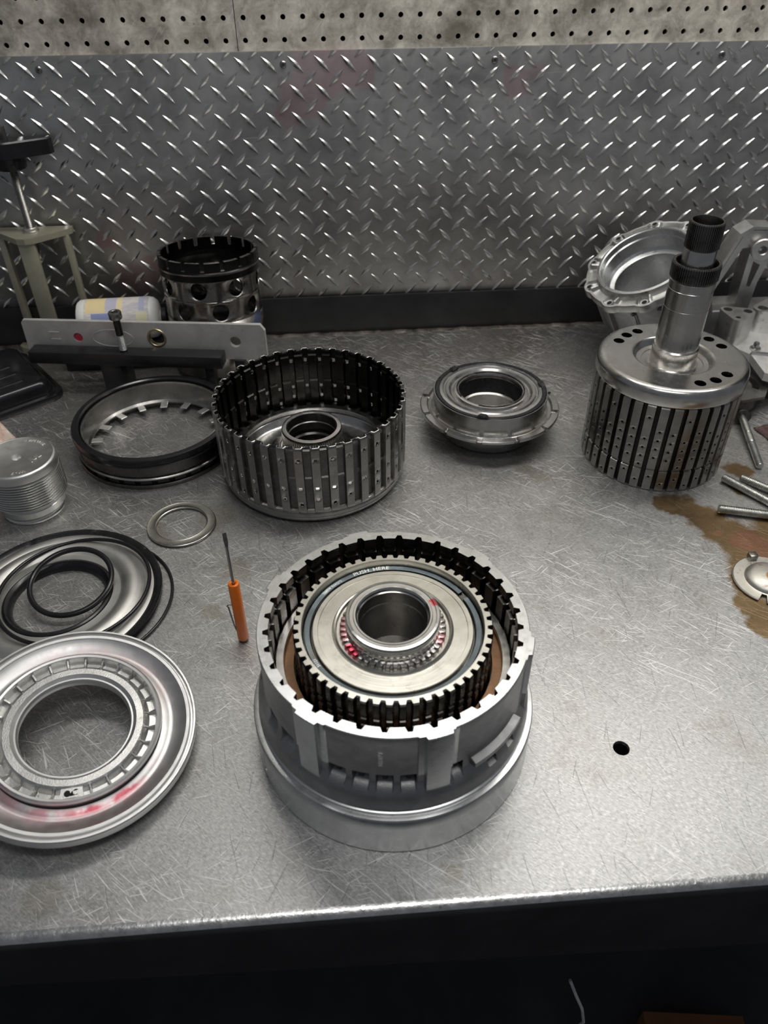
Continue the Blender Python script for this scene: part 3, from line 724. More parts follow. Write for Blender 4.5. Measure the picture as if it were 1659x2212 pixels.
# ------------------------------------------------------------------ stack of clutch rings, left of back drum
ST = (-241.5, -303.0)
SK = 0.912
def ring(name, label, prof, mat, z, n=120, loc=None, group=None, samples=None, matfn=None, cat='ring'):
    mats = mat if isinstance(mat, list) else [mat]
    me = glathe(name, (lambda s: [(r * SK, z_) for r, z_ in (prof(s) if callable(prof) else prof)]), samples or [(360 * i / n, 0) for i in range(n)], mats, True, matfn, 30)
    o = part(name, me, None, (loc or ST) + (z,))
    return tag(o, label, cat, group)
ring('steel_ring', 'thin dark steel ring lying on the bench, lowest of the ring stack', [(102, 0), (111.6, 0), (112.6, 1), (112.6, 4.4), (111.8, 5.2), (102, 5.2)], M['steel_dark'], 0)
ring('friction_ring', 'blackened toothed friction ring, second from the bottom of the ring stack', lambda s: [(102, 0), (109.6 - 2 * s, 0), (109.6 - 2 * s, 6.0), (102, 6.0)], M['blackgloss'], 5.3,
     samples=tsamp(30, 0, [(-2, 0), (-1.6, 1), (1.6, 1), (2, 0), (6, 0)]))
ring('polished_ring', 'narrow polished steel ring in the middle of the ring stack', [(102, 0), (110.2, 0), (111.6, 1), (111.8, 2.6), (110.6, 3.4), (102, 3.4)], M['steel'], 11.4)
ring('dark_wave_ring', 'dark mottled steel ring under the black rubber edged ring of the stack', [(102, 0), (107.6, 0), (108.4, 1), (108.4, 14), (107.6, 15), (102, 15)], M['steel_dark'], 14.9)
ring('black_seal_ring', 'wide glossy black rubber edged ring on top of the ring stack', [(103, 0), (110, 0), (112.4, 1.2), (113.4, 3), (112.2, 4.2), (113.8, 5.6), (113.8, 10.6), (112.6, 12.6), (110, 13.4), (105.2, 13.6), (103.2, 12.4)], M['blackgloss'], 30.0)
RT = thing('tabbed_retainer', 'grey conical spring retainer with square tabs pointing inward, nested inside the ring stack', 'ring', ST + (0,))
part('cone_wall', lathe('cone_wall', [(r * SK, z_) for r, z_ in [(94.2, 8.6), (99.6, 9.0), (100.4, 12), (101.4, 38), (101.2, 39.4), (99.4, 39.6), (98.8, 37), (97.0, 13), (94.2, 10.2)]], [M['steel_mid'], M['steel']], 120, True, matfn=lambda j, s: 1 if j in (3, 4, 5) else 0), RT)
tabm = []
bm = bmesh.new(); box_bm(bm, 79.0 * SK, 95.4 * SK, -4.8, 4.8, 8.6, 10.4); bmesh.ops.bevel(bm, geom=bm.edges[:], offset=.4, segments=1, affect='EDGES')
TAB = bm_mesh('tab', bm, [M['satin']])
for i in range(16): part('tab', TAB, RT, (0, 0, 0), (0, 0, R_(22.5 * i + 2.5)))

# ------------------------------------------------------------------ thrust washer
W = thing('thrust_washer', 'small flat steel thrust washer lying alone left of the ribbed drum', 'washer', (-189.9, -478.3, 0))
part('lower_race', lathe('lower_race', [(29.6, 0), (39.4, 0), (39.8, .5), (39.8, 1.5), (39.4, 1.7), (29.6, 1.7)], M['steel_dark'], 96, True), W)
part('upper_race', lathe('upper_race', [(29, 1.8), (39.2, 1.8), (39.6, 2.2), (39.4, 3.2), (38.8, 3.6), (38.0, 3.3), (30.6, 3.3), (29.8, 3.6), (29.1, 3.2)], M['steel_face'], 96, True), W)

# ------------------------------------------------------------------ pocket screwdriver standing on its end
D = thing('pocket_screwdriver', 'orange handled pocket screwdriver standing upright on the bench', 'screwdriver', (-106, -660, 0))
part('magnet_base', lathe('magnet_base', [(0.02, 0), (4.2, 0), (4.5, .4), (4.5, 4), (0.02, 4.2)], M['blacksatin'], 32), D, label='dark magnet base')
part('handle', lathe('handle', [(0.02, 3.6), (4.9, 3.6), (5.4, 4.4), (5.4, 78.4), (4.9, 79.6), (3.4, 80.0), (2.4, 79.6), (2.0, 78.4), (0.02, 78.3)], M['orange'], 40), D, label='round orange plastic handle')
sb = part('shank', lathe('shank', [(1.55, 77), (1.55, 124), (1.3, 127)], M['blade'], 20), D)
bl = [(-1.3, -1.2, 126), (1.3, -1.2, 126), (1.3, 1.2, 126), (-1.3, 1.2, 126), (-1.9, -.8, 132), (1.9, -.8, 132), (1.9, .8, 132), (-1.9, .8, 132), (-1.75, -.35, 142), (1.75, -.35, 142), (1.75, .35, 142), (-1.75, .35, 142)]
part('blade_tip', mesh('blade_tip', bl, [(0, 1, 5, 4), (1, 2, 6, 5), (2, 3, 7, 6), (3, 0, 4, 7), (4, 5, 9, 8), (5, 6, 10, 9), (6, 7, 11, 10), (7, 4, 8, 11), (8, 9, 10, 11)], [M['blade']], 0), D, rot=(0, 0, 0.35))
part('pocket_clip', tube('pocket_clip', [(-5.0, -1.5, 17), (-6.0, -1.6, 22), (-7.0, -1.7, 32), (-7.9, -1.8, 42), (-8.4, -1.8, 49), (-9.3, -1.8, 51.4), (-8.0, -1.8, 53), (-5.2, -1.5, 52.6)], 0.8, M['blade'], 8), D, label='steel wire pocket clip')

# ------------------------------------------------------------------ rubber seal piston with loose o-rings, left
K = thing('bonded_seal_piston', 'pressed steel ring piston with black rubber lips under the aluminium piston, at left', 'piston', (-302, -592, 0))
def prof_k(s):
    return [(56, 1.0), (58, 0.6), (62, 5.0), (84, 7), (97, 4), (97.5, 7.4), (94, 9.0), (88.5, 8.6), (86.8, 7.8), (85.6, 8.6), (82, 11.6), (77, 13.6), (72, 13.2), (67, 10.2), (64.6, 8.2), (63.2, 8.0), (56, 8.4), (55, 7)]
part('pressed_body', lathe('pressed_body', prof_k(0), M['zincplate'], 140, True), K)
def prof_k2(s):
    return [(97.6, 5.3), (104.4, 5.4), (106.2, 6.4 + .0 * s), (106.0, 8.0), (104.6, 9.6 - 1.2 * s), (101, 9.2 - 1.2 * s), (97.6, 7.6)]
part('outer_lip', glathe('outer_lip', prof_k2, [(i * 2, 1 if i % 20 == 0 else 0) for i in range(180)], [M['black']], True, None, 30), K, label='black rubber outer lip')
part('outer_lip', lathe('outer_lip', [(98, 3.7), (105.0, 3.7), (105.9, 4.4), (105.4, 5.2), (98, 5.2)], M['black'], 140, True), K, label='lower black rubber rim')
part('inner_lip', lathe('inner_lip', [(46.5, 0.2), (54.6, 0.4), (55.2, 6), (54.6, 8.9), (52.6, 9.6), (49.6, 8.2), (46.6, 4.0)], M['black'], 120, True), K, label='black rubber inner lip')
def oring(name, label, c, R, r, nrm=(0, 0, 1), wob=0):
    n = Vector(nrm).normalized(); u = Vector((0, 1, 0)).cross(n).normalized(); v = n.cross(u)
    pts = []
    for i in range(96):
        a = 2 * math.pi * i / 96
        pts.append(u * math.cos(a) * R + v * math.sin(a) * R + Vector((0, 0, wob * math.sin(2 * a + 0.6))))
    return tag(part(name, tube(name, pts, r, M['black'], 10, True), None, c), label, 'o-ring', 'loose black o-rings')
oring('o_ring', 'smallest loose black o-ring, lying tilted over the centre hole of the seal piston', (-288.9, -580.5, 17.8), 41.5, 2.9, (0, -0.2, 0.98))
oring('o_ring', 'thin loose black o-ring draped on the face of the seal piston', (-284.5, -588, 14.6), 76.5, 2.1, (0.0, 0, 1), 0.8)
oring('o_ring', 'outermost loose black o-ring lying on bare bench right of the seal piston', (-276.8, -594.9, 1.75), 91.2, 1.7)

# ------------------------------------------------------------------ big aluminium piston, front left
nP = Vector((0.143, -0.074, 0.987)).normalized()
qP = Vector((0, 0, 1)).rotation_difference(nP)
Pp = thing('aluminium_piston', 'large turned aluminium piston ring with ribbed recess leaning at the lower left', 'piston', (-239.2, -772.4, 16.2), qP.to_euler())
def prof_p(s):
    return [(58, 9), (88, 8), (91, 0), (93.5, 0), (95, .8), (95, 3), (93.4, 3.6), (93.4, 6.6), (96.4, 7.2), (99.2, 8.2), (99.8, 9.4), (99.8, 17.4), (99.2, 18.4), (97.6, 18.4), (97.2, 17.6), (96.9, 15.4), (95.3, 15.4), (95.0, 17.4),
            (94.2, 17.8), (91.6, 17.6), (90.6, 16.6), (84.6, 13.2), (82.8, 12.6), (80.8, 11.8), (78.4, 11.4), (76.2, 12.2), (74.4, 13.0), (71.0, 13.4), (70.2, 15.4), (70.6, 16.4), (71.4, 19.6), (70.8, 21.8), (69.2, 22.8), (67.2, 22.4), (66.4, 21),
            (65.6, 15.0 + 5.4 * s), (60.6, 15.6 + 2.2 * s), (57.6, 19.6), (55.6, 20.8), (50.2, 20.8), (48.6, 19.4), (47.4, 18.4), (46.0, 18.4), (45.0, 17), (44.6, 13), (45.4, 10.4), (47, 9.4)]
def mat_p(j, s):
    if 34 <= j <= 38: return 1
    return 2 if 27 <= j <= 29 else 0
spP = []
for k in range(27):
    b = 360 / 27 * k
    spP += [(b - 1.3, 0), (b - 0.6, 1), (b + 0.6, 1), (b + 1.3, 0), (b + 5, 0), (b + 8.5, 0)]
part('piston_body', glathe('piston_body', prof_p, spP, [M['piston'], M['alu_castb'], M['blacksatin']], True, mat_p, 30), Pp)
# cast raised figures between two ribs and a keyhole pocket
part('cast_pocket', holed('cast_pocket', circ(-3.2, 0, 2.6, 14)[2:13] + [(0, 1.4)] + circ(3.2, 0.6, 2.4, 14)[2:13] + [(0, -2.2)], [], 0, .3, [M['hole']], 0), Pp, (62 * math.cos(R_(-80)), 62 * math.sin(R_(-80)), 20.6), (0, 0, R_(10)), label='dark figure eight pocket')
part('pocket_pad', holed('pocket_pad', [(-9, -4), (9, -4), (8, 4.4), (-8, 4.4)], [], 0, 4.8, [M['alu_castb']], 0), Pp, (61.8 * math.cos(R_(-80)), 61.8 * math.sin(R_(-80)), 15.7), (0, 0, R_(10)))
part('cast_figures', text_mesh('cast_figures', '252', 5.0, .6, lambda x, y, z: (61.5 * math.cos(R_(-107)) + x * .95 - y * .28, 61.5 * math.sin(R_(-107)) + x * -.28 + y * .95, 16.2 + z), M['alu_castb']), Pp)

# ------------------------------------------------------------------ finned canister
Fc = thing('finned_canister', 'bright aluminium canister with stacked fins and stamped lid at the left edge', 'canister', (-371, -428, 0))
pf = [(0.05, 0), (34, 0), (35.6, .8), (36, 3), (35, 5), (33.4, 5.6), (33.4, 7.2), (35.6, 8), (37.2, 9.4), (37.4, 17), (36.6, 17.8), (36.6, 18.6), (38.4, 19.4), (41.4, 22.6)]
for i in range(11):
    z = 23.4 + i * 3.42
    pf += [(39.4, z), (42.7, z + .9), (43.1, z + 1.5), (42.7, z + 2.1), (39.4, z + 3.0)]
pf += [(41.6, 61.4), (42.5, 62.2), (42.7, 69), (42.3, 71.6), (41.2, 73), (39.6, 73.5), (38.4, 72.9), (7.4, 72.9), (5.6, 72.4), (3.6, 69), (0.05, 68)]
part('finned_body', lathe('finned_body', pf, [metal('fin_aluminium', (0.70, 0.70, 0.68), 0.26, 0.05, 40, 0.0, rvar=0.04), M['satin']], 120, matfn=lambda j, s: 1 if j >= len(pf) - 12 else 0), Fc)
part('stamped_lettering', text_mesh('stamped_lettering', 'JUL', 10, .9, lambda x, y, z: (21 + x * .62 - y * .75, -3 + x * .78 + y * .6, 73.0 + z), M['stamp']), Fc)
arc = lambda c, r: (lambda x, y, z: ((r + y) * math.cos(R_(c) - x / r), (r + y) * math.sin(R_(c) - x / r), 73.0 + z))
part('stamped_lettering', text_mesh('stamped_lettering', '::: V75 W7R', 6, .9, arc(68, 33.5), M['stamp']), Fc)
part('stamped_lettering', text_mesh('stamped_lettering', 'W - 7', 6, .9, arc(-72, 32), M['stamp']), Fc)

# ------------------------------------------------------------------ black pan lid, left
T = thing('black_pan', 'glossy black pressed steel pan lying upside down at the left edge', 'pan', (-470, -165, 0), (0, 0, 0))
def rrect(hx, hy, r, n=8):
    pts = []
    for (cx, cy, a0) in ((hx - r, hy - r, 0), (-hx + r, hy - r, 90), (-hx + r, -hy + r, 180), (hx - r, -hy + r, 270)):
        pts += [(cx + r * math.cos(R_(a0 + 90 * i / n)), cy + r * math.sin(R_(a0 + 90 * i / n))) for i in range(n + 1)]
    return pts
def loft(name, layers, mats, smooth=40):
    vs, fs = [], []; n = len(layers[0][0])
    for lp, z in layers: vs += [(x, y, z) for x, y in lp]
    for i in range(len(layers) - 1):
        for j in range(n):
            j2 = (j + 1) % n; fs.append((i * n + j, i * n + j2, (i + 1) * n + j2, (i + 1) * n + j))
    fs.append(tuple((len(layers) - 1) * n + j for j in range(n))); fs.append(tuple(range(n))[::-1])
    return mesh(name, vs, fs, mats, smooth)
HX, HY = 84, 125
TR = R_(-53.5)     # outer corner towards the right
cdir = Matrix.Rotation(TR, 3, 'Z')
corner = Vector((HX - 8, HY - 8, 0)); off = Vector((-400, -172, 0)) - cdir @ Vector((HX - 6, HY - 6, 0))
T.location = off * MM; T.rotation_euler = (0, 0, TR)
part('pan_flange', loft('pan_flange', [(rrect(HX - 1, HY - 1, 22), 0), (rrect(HX, HY, 22), 1.2), (rrect(HX, HY, 22), 7.4), (rrect(HX - 1.2, HY - 1.2, 21), 9), (rrect(HX - 6, HY - 6, 18), 9.6), (rrect(HX - 8, HY - 8, 17), 8.2), (rrect(HX - 11, HY - 11, 16), 8.2)], [M['blackgloss']]), T)
part('pan_dome', loft('pan_dome', [(rrect(HX - 11, HY - 11, 16), 7.0), (rrect(HX - 13, HY - 13, 16), 20), (rrect(HX - 15, HY - 15, 15), 25), (rrect(HX - 18.5, HY - 18.5, 13), 27.4), (rrect(HX - 22, HY - 22, 12), 28)], [M['blackgloss']]), T)
for i in range(3):
    part('pressed_rib', loft('pressed_rib', [(rrect(3.2, HY - 46, 3), 27.6), (rrect(2.4, HY - 47, 2.4), 29.6)], [M['blackgloss']]), T, (HX - 40 - i * 26, 4, 0))

# ------------------------------------------------------------------ straight bar, magnet block, bolt, behind them the bottle
ba = math.atan2(-40.9, 274)
BL = thing('black_block', 'long black block raised on feet in front of the holed aluminium bar', 'block', (-297.5, -179, 0), (0, 0, ba))
part('block_body', boxm('block_body', -139, 139, 0, 24, 48, 66, M['blacksatin'], 1.0), BL)
part('foot_post', boxm('foot_post', 112, 124, 4, 22, 0, 47.9, M['blacksatin'], .6), BL)
part('foot_post', boxm('foot_post', -40, -10, 4, 46, 0, 47.9, M['frame'], .6), BL)
part('foot_post', boxm('foot_post', 150, 164, 26, 40, 0, 47.9, M['blacksatin'], .6), BL)
BR_ = thing('holed_bar', 'dull aluminium flat bar with round holes standing on edge behind the black block', 'bar', (-270, -149.9, 48), (0, 0, ba))
def bar_local(px): return px
hb = 60
outl = [(-176, 2), (-170, 0), (172, 0), (175, 3), (175, 46), (169, 54.5), (-172, 52), (-175, 48)]
hl = [circ(-97, 27.5, 6.8, 24), circ(18.5, 30, 13.5, 36), circ(131, 27.5, 8.2, 28)]
o = part('bar_body', holed('bar_body', outl, hl, -3, 3, [M['bar']], 30), BR_, (0, 0, 0), (R_(90), 0, 0))
part('red_plug', lathe('red_plug', [(0.05, -1.5), (6.7, -1.5), (6.7, 1.2), (0.05, 1.6)], M['redplug'], 24), BR_, (-97, 0, 27.5), (R_(90), 0, 0), label='red plug in the left hole')
part('hole_bush', lathe('hole_bush', [(11.2, -3.4), (13.4, -3.4), (14.2, 3.1), (13.8, 3.8), (11.8, 3.8), (11.2, 3.2)], metal('brass_tinted_bush', (0.62, 0.52, 0.36), 0.35, 0.1, 40, 0.05), 40, True), BR_, (18.5, 0, 30), (R_(90), 0, 0), label='pale brassy bush in the middle hole')
part('cast_mark', tube('cast_mark', [(-46 + 30 * math.cos(R_(a)), -3.0, 28 + 13 * math.sin(R_(a))) for a in range(0, 360, 12)], .45, M['bar'], 6, True), BR_, label='faint raised oval mark')
for zz in (24, 35): part('cast_mark', tube('cast_mark', [(-138, -3, zz), (-123, -3, zz)], .6, M['bar'], 6), BR_)
BO = thing('socket_bolt', 'dark socket head bolt standing upright on the black block', 'bolt', (-299, -166.5, 66))
part('bolt_head', lathe('bolt_head', [(5, 49), (8.6, 49.4), (9, 50), (9, 58), (8.4, 59), (5.2, 59), (4.8, 58.6), (4.8, 54), (0.05, 54)], M['steel_mid'], 36), BO)
part('bolt_shank', lathe('bolt_shank', [(0.05, 0), (4.6, 0), (5, .6), (5, 49.2)], M['bolt_dark'], 28), BO)
th = []
for i in range(14): th += [(5.0, 2 + i * 1.6), (5.5, 2.8 + i * 1.6)]
part('bolt_thread', lathe('bolt_thread', th + [(5.0, 24.6)], M['zinc'], 28), BO, label='bright threaded end')
WD = thing('shade_backdrop_block', 'added black block under the white bottle, backdrop for the shaded gap behind the holed bar', 'block', (-318, -82, 0), (0, 0, 0))  # added black backdrop for the shaded gap under the bar; also carries the bottle
part('block_body', boxm('block_body', -92, 66, -17, 20, 0, 44.5, M['blacksatin'], 1), WD)
bt = thing('bottle', 'white plastic bottle with a colourful label lying on its side behind the holed bar', 'bottle', (-318, -82, 75), (0, 0, 0.03))
rotx = (0, R_(90), 0)
part('bottle_body', lathe('bottle_body', [(0.05, -58), (22, -58), (27, -56), (29.6, -52), (30, -46), (30, 46), (29, 52), (25, 57), (16, 60), (10, 61), (10, 66)], M['white'], 56), bt, (0, 0, 0), rotx)
vs, fs = [], []
for i in range(33):
    a = R_(-30 + 240 * i / 32)
    for xx in (-44, 48): vs.append((xx, -30.25 * math.cos(a), 30.25 * math.sin(a)))
for i in range(32): fs.append((2 * i, 2 * i + 1, 2 * i + 3, 2 * i + 2))
part('printed_label', mesh('printed_label', vs, fs, [M['label']], 60), bt, label='label printed in yellow, blue and grey')
part('bottle_cap', lathe('bottle_cap', [(0.05, 62), (12, 62), (13, 63), (13, 69), (12, 70), (0.05, 70)], M['blacksatin'], 32), bt, (0, 0, 0), rotx)

# ------------------------------------------------------------------ pot-like notched drum by the wall
N_ = thing('notched_drum', 'dark steel drum with castellated rim and round holes leaning near the tread plate', 'drum', (-175, -92.5, 0), (R_(-5), 0, 0))
def prof_n(s):
    t_ = 170 - 26 * s
    return [(60, 60.0), (70, 60.5), (70.6, 62), (70.6, 138), (71.6, 140), (72.0, 143), (70.8, 144), (70.8, t_ - .6), (70.2, t_), (66.4, t_), (66.0, t_ - .6), (66, 140), (60, 137), (20, 136)]
def wall_n():
    zs = [0, 2, 58, 70, 82, 96, 108, 120, 132, 136]
    return zs
NH = 8
def shell_n():
    # cylinder wall with two staggered rows of real round-ish holes: polar cells of 16-gon holes
    verts, faces = [], []; idx = {}
    R0 = 69.6
    def v(a, z, r=R0):
        key = (round((a + 1e-6) % 360, 3), round(z, 3), r)
        if key not in idx: idx[key] = len(verts); verts.append((r * math.cos(R_(a)), r * math.sin(R_(a)), z))
        return idx[key]
    for row, (zc, ph) in enumerate(((104, 14.5), (135.5, -8))):
        for k in range(NH):
            ac = k * 45 + ph - 90; hw = 22.5; hh = 15.75
            K2 = 32
            for i in range(K2):
                q = []
                for ii in (i, i + 1):
                    t_ = 2 * math.pi * ii / K2; c, s = math.cos(t_), math.sin(t_); m_ = max(abs(c), abs(s))
                    q.append((ac + hw * c / m_, zc + hh * s / m_ - (0 if row else 0), ac + math.degrees(12 * c / R0), zc + 12 * s))
                A_, B_ = q
                if row == 0: pass
                faces.append((v(A_[2], A_[3]), v(A_[0], A_[1]), v(B_[0], B_[1]), v(B_[2], B_[3])))
    # lower plain wall
    for i in range(64):
        a, b = i * 5.625 - 90, (i + 1) * 5.625 - 90
        faces.append((v(a, 6.5), v(b, 6.5), v(b, 88.25), v(a, 88.25)))
    return mesh('holed_wall', verts, faces, [metal('smoky_polished_steel', (0.28, 0.265, 0.25), 0.27, 0.4, 22, 0.03, turned=False, spots=18, spotcol=(0.16, 0.10, 0.06),
        stain=[((0.10, 0.18, 0.42), [(66, -30, 80, 14), (58, -46, 72, 12)], 0.6, 0.03, 50)])], 40)
sh = part('holed_wall', shell_n(), N_, label='polished smoky wall with round holes')
md = sh.modifiers.new('thickness', 'SOLIDIFY'); md.thickness = 0.004; md.offset = -1
def prof_rim(s):
    t_ = 174.4 - 11.5 * s
    return [(65.2, 147.8), (70.4, 148), (70.6, 156), (71.8, 157.4), (72.0, 159.4), (71.0, 160.6), (70.6, 161.4), (70.6, t_ - .6), (70.0, t_), (66.0, t_), (65.2, t_ - .6)]
part('castellated_rim', glathe('castellated_rim', prof_rim, tsamp(16, -90, [(-2.6, 0), (-2.2, 1), (2.2, 1), (2.6, 0), (7, 0), (11.25, 0), (15, 0)]), [M['steel_black'], M['steel_mid']], True, lambda j, s: 1 if j in (3, 8) else 0, 30), N_, label='dark castellated rim')
part('inner_floor', lathe('inner_floor', [(65, 156), (64, 150), (40, 149), (0.05, 148)], M['steel_black'], 64), N_)

# ------------------------------------------------------------------ puller (threaded clamp) far left
U = thing('screw_puller', 'olive steel press frame with threaded rod and black wing knob at the far left', 'puller', (-429, -27, 0))
top = [(-14, -30), (-2, -32), (8, -29), (46, 1), (54, 9), (54, 19), (-54, 19), (-54, 9), (-50, 2)]
part('top_plate', holed('top_plate', top, [circ(0, 0, 5.2, 20)], 181, 189, [M['olive']], 20), U)
part('base_plate', holed('base_plate', [(-16, -31), (10, -31), (54, 0), (56, 15), (-70, 15), (-72, 6), (-66, -2)], [circ(0, 0, 16, 24)], 0, 8, [M['olive']], 20), U)
for (x0, y0, w, d) in ((-15, -27, 23, 8), (41, 2, 8, 11), (-52, 2, 9, 12)):
    part('leg', boxm('leg', x0, x0 + w, y0, y0 + d, 8, 181, M['olive'], .8), U)
rod = []
for i in range(96): rod += [(4.9, 150 + i * 1.5), (5.5, 150.75 + i * 1.5)]
part('threaded_rod', lathe('threaded_rod', [(0.05, 150)] + rod + [(4.6, 328), (5.0, 329), (0.05, 331)], M['steel_mid'], 24), U)
part('hex_nut', lathe('hex_nut', [(5.2, 189), (11.5, 189), (11.5, 191.4), (9.6, 191.8), (9.6, 195), (8.4, 196), (5.2, 196)], M['zinc'], 24), U)
kp = []
for (x, y) in [(-58, 13), (-56, 3), (-8, -21), (0, -23), (8, -21), (56, 3), (58, 13), (50, 17), (14, 9), (0, 14), (-14, 9), (-50, 17)]: kp.append((x, y))
part('wing_knob', loft('wing_knob', [(kp, 292), ([(x * 1.0, y) for x, y in kp], 311), ([(x * .97, y * .93) for x, y in kp], 313)], [M['blackgloss']], 20), U, label='black two winged knob')
part('knob_hub', lathe('knob_hub', [(6, 276), (19, 276), (20, 278), (21, 293)], M['blackgloss'], 40), U)

# ------------------------------------------------------------------ transmission housing leaning at right back
nH = Vector((-.47, -.148, .87)).normalized(); qH = Vector((0, 0, 1)).rotation_difference(nH)
cH = Vector((448, -125, 155)); dH = 128
Hh = thing('gearbox_housing', 'cast aluminium housing with a large round bore and bolt flange leaning against the tread plate', 'housing', cH - nH * dH, qH.to_euler())
th = []
EAR = [25, 62, 100, 138, 175, 214, 250, 290, 330]
def ear(a):
    return max([max(0.0, 1 - (abs((a - e + 180) % 360 - 180) / 9.0) ** 2) for e in EAR])
def rib(a):
    return 1 if min(abs((a - e + 180) % 360 - 180 - o_) for e in EAR for o_ in (-5.5, 5.5)) < 1.1 else 0
def prof_hh(a):
    e = ear(a); b = 5.0 * rib(a); o = 86.5 + 4.5 * e
    return [(64, 4), (72, 8), (77, 60), (78, 104), (o - 2, 108), (o, 110), (o, 120), (o - 1, 121.5), (o - 4, 121.5), (81.5, 116.5 + 5 * e + b), (71, 117.5 + b), (69.5, 124), (68, 127.2), (64.6, 128), (63.2, 127), (63.0, 118), (61.4, 116.5), (61.0, 98),
            (58, 94), (54, 93), (51.6, 92), (51, 88), (51, 30)]
part('bore_flange', glathe('bore_flange', prof_hh, [(i * 1.5, i * 1.5) for i in range(240)], [M['alu_castb'], M['alu'], M['alu_cast']], False, lambda j, a: 1 if j >= 11 else (2 if j <= 3 else 0), 35), Hh)
for e in EAR:
    part('bolt_hole', lathe('bolt_hole', [(0.05, 0), (3.6, 0), (3.8, .25), (5.4, .4)], [M['hole'], M['alu']], 20, matfn=lambda j, s: 0 if j < 1 else 1), Hh, (83 * math.cos(R_(e)), 83 * math.sin(R_(e)), 121.5))
part('bore_floor', lathe('bore_floor', [(51, 32), (30, 31), (0.05, 30)], M['alu_cast'], 48), Hh)
for a in (150, 180, 205, 235, 262, 290):
    bm = bmesh.new(); box_bm(bm, 66, 82, -4, 4, 14, 100); bmesh.ops.bevel(bm, geom=bm.edges[:], offset=2, segments=2, affect='EDGES')
    part('outer_rib', bm_mesh('outer_rib', bm, [M['alu_cast']]), Hh, rot=(0, 0, R_(a)))

# mounting arm with round lug: belongs to the same casting
def hpart(name, me, loc, rot=(0, 0, 0), label=None):
    o = part(name, me, None, (0, 0, 0), (0, 0, 0), label)
    bpy.context.view_layer.update()
    o.parent = Hh; o.matrix_parent_inverse = (Matrix.Translation((cH - nH * dH) * MM) @ qH.to_matrix().to_4x4()).inverted()
    from mathutils import Euler
    o.matrix_basis = Matrix.Translation(Vector(loc) * MM) @ Euler(rot).to_matrix().to_4x4()
    return o
BKL = (618, -92, 0)
vs_out = [(-56, 62), (-52, 96), (-22, 176), (-10, 184), (20, 183), (32, 172), (31, 150), (20, 104), (18, 62)]
hpart('mounting_arm', holed('mounting_arm', vs_out, [[(-46, 72), (-43, 96), (-18, 158), (-5, 160), (-5, 72)], [(4, 98), (4, 138), (16, 132), (10, 98)]], -14, 14, [M['alu_castb']], 30), BKL, (R_(90), 0, 0), 'bracket arm cast on the housing')
hpart('arm_rib', holed('arm_rib', [(-62, 62), (-57, 62), (-54, 96), (-24, 176), (-10, 185.5), (20, 184.5), (20, 188), (-12, 190), (-28, 180), (-59, 98)], [], -14, 16, [M['alu_castb']], 30), BKL, (R_(90), 0, 0))
hpart('bolt_lug', lathe('bolt_lug', [(6.0, 0), (15.5, 0), (16.5, 1), (16.5, 8), (15, 9.6), (7, 9.6), (5.8, 8.4), (5.8, 0.5)], M['alu_castb'], 40, True), (628, -107, 158), (R_(90), 0, R_(-12)))
hpart('arm_base', boxm('arm_base', -72, 90, -18, 30, 0, 62, M['alu_cast'], 4), BKL)

# valve body casting with tube bosses
V = thing('valve_body', 'bright aluminium valve body casting with raised tube bosses at the right edge', 'casting', (640, -185, 0))
part('casting_plate', holed('casting_plate', [(-70, -8), (-58, 42), (60, 46), (80, 30), (80, -60), (60, -96), (-20, -112), (-52, -92), (-48, -40)],
     [circ(10, -8, 4, 16), circ(40, -70, 5, 16), circ(-4, -84, 4, 16), circ(52, 10, 5, 16)], 38, 50, [metal('lit_valve_casting', (0.92, 0.92, 0.90), 0.52, 0.06, 50, 0.15, 700)], 30), V)  # plate colour lightened to paint in the strong light falling on it
part('casting_body', boxm('casting_body', -28, 74, -86, 30, 0, 38.2, M['alu_cast'], 3), V)
def tri(cs, r, n=10):
    # rounded hull of circles
    pts = []
    for (cx, cy) in cs: pts += circ(cx, cy, r, 24)
    pts = sorted(set((round(x, 3), round(y, 3)) for x, y in pts))
    def half(it):
        h = []
        for p in it:
            while len(h) >= 2 and (h[-1][0] - h[-2][0]) * (p[1] - h[-2][1]) - (h[-1][1] - h[-2][1]) * (p[0] - h[-2][0]) <= 0: h.pop()
            h.append(p)
        return h
    a, b = half(pts), half(pts[::-1]); return a[:-1] + b[:-1]
bc = [(-66, 24), (-40, 15), (-62, -3)]
part('tube_boss', holed('tube_boss', tri(bc, 10.5), [circ(bc[0][0], bc[0][1], 6.2, 18), circ(bc[1][0], bc[1][1], 6.2, 18), circ(bc[2][0], bc[2][1], 3.6, 16)], 49.6, 90, [M['alu_castb']], 35), V, label='raised boss with three round openings')
bc2 = [(-6, 36), (22, 56), (28, 26)]
part('tube_boss', holed('tube_boss', tri(bc2, 13), [circ(x, y, 7.5, 18) for x, y in bc2], 40, 84, [M['alu_castb']], 35), V, label='wide dark boss with three round openings')
part('dowel_pin', lathe('dowel_pin', [(7, 50), (7.6, 50.8), (7.6, 53), (4.4, 53.4), (4.2, 60), (3.4, 61.4), (0.05, 61.6)], M['steel'], 28), V, (-36, -26, 0))
part('gasket_rib', holed('gasket_rib', [(-50, -40), (-46, -36), (10, -50), (78, 6), (80, 0), (12, -58)], [], 49.8, 53, [M['alu_cast']], 0), V)

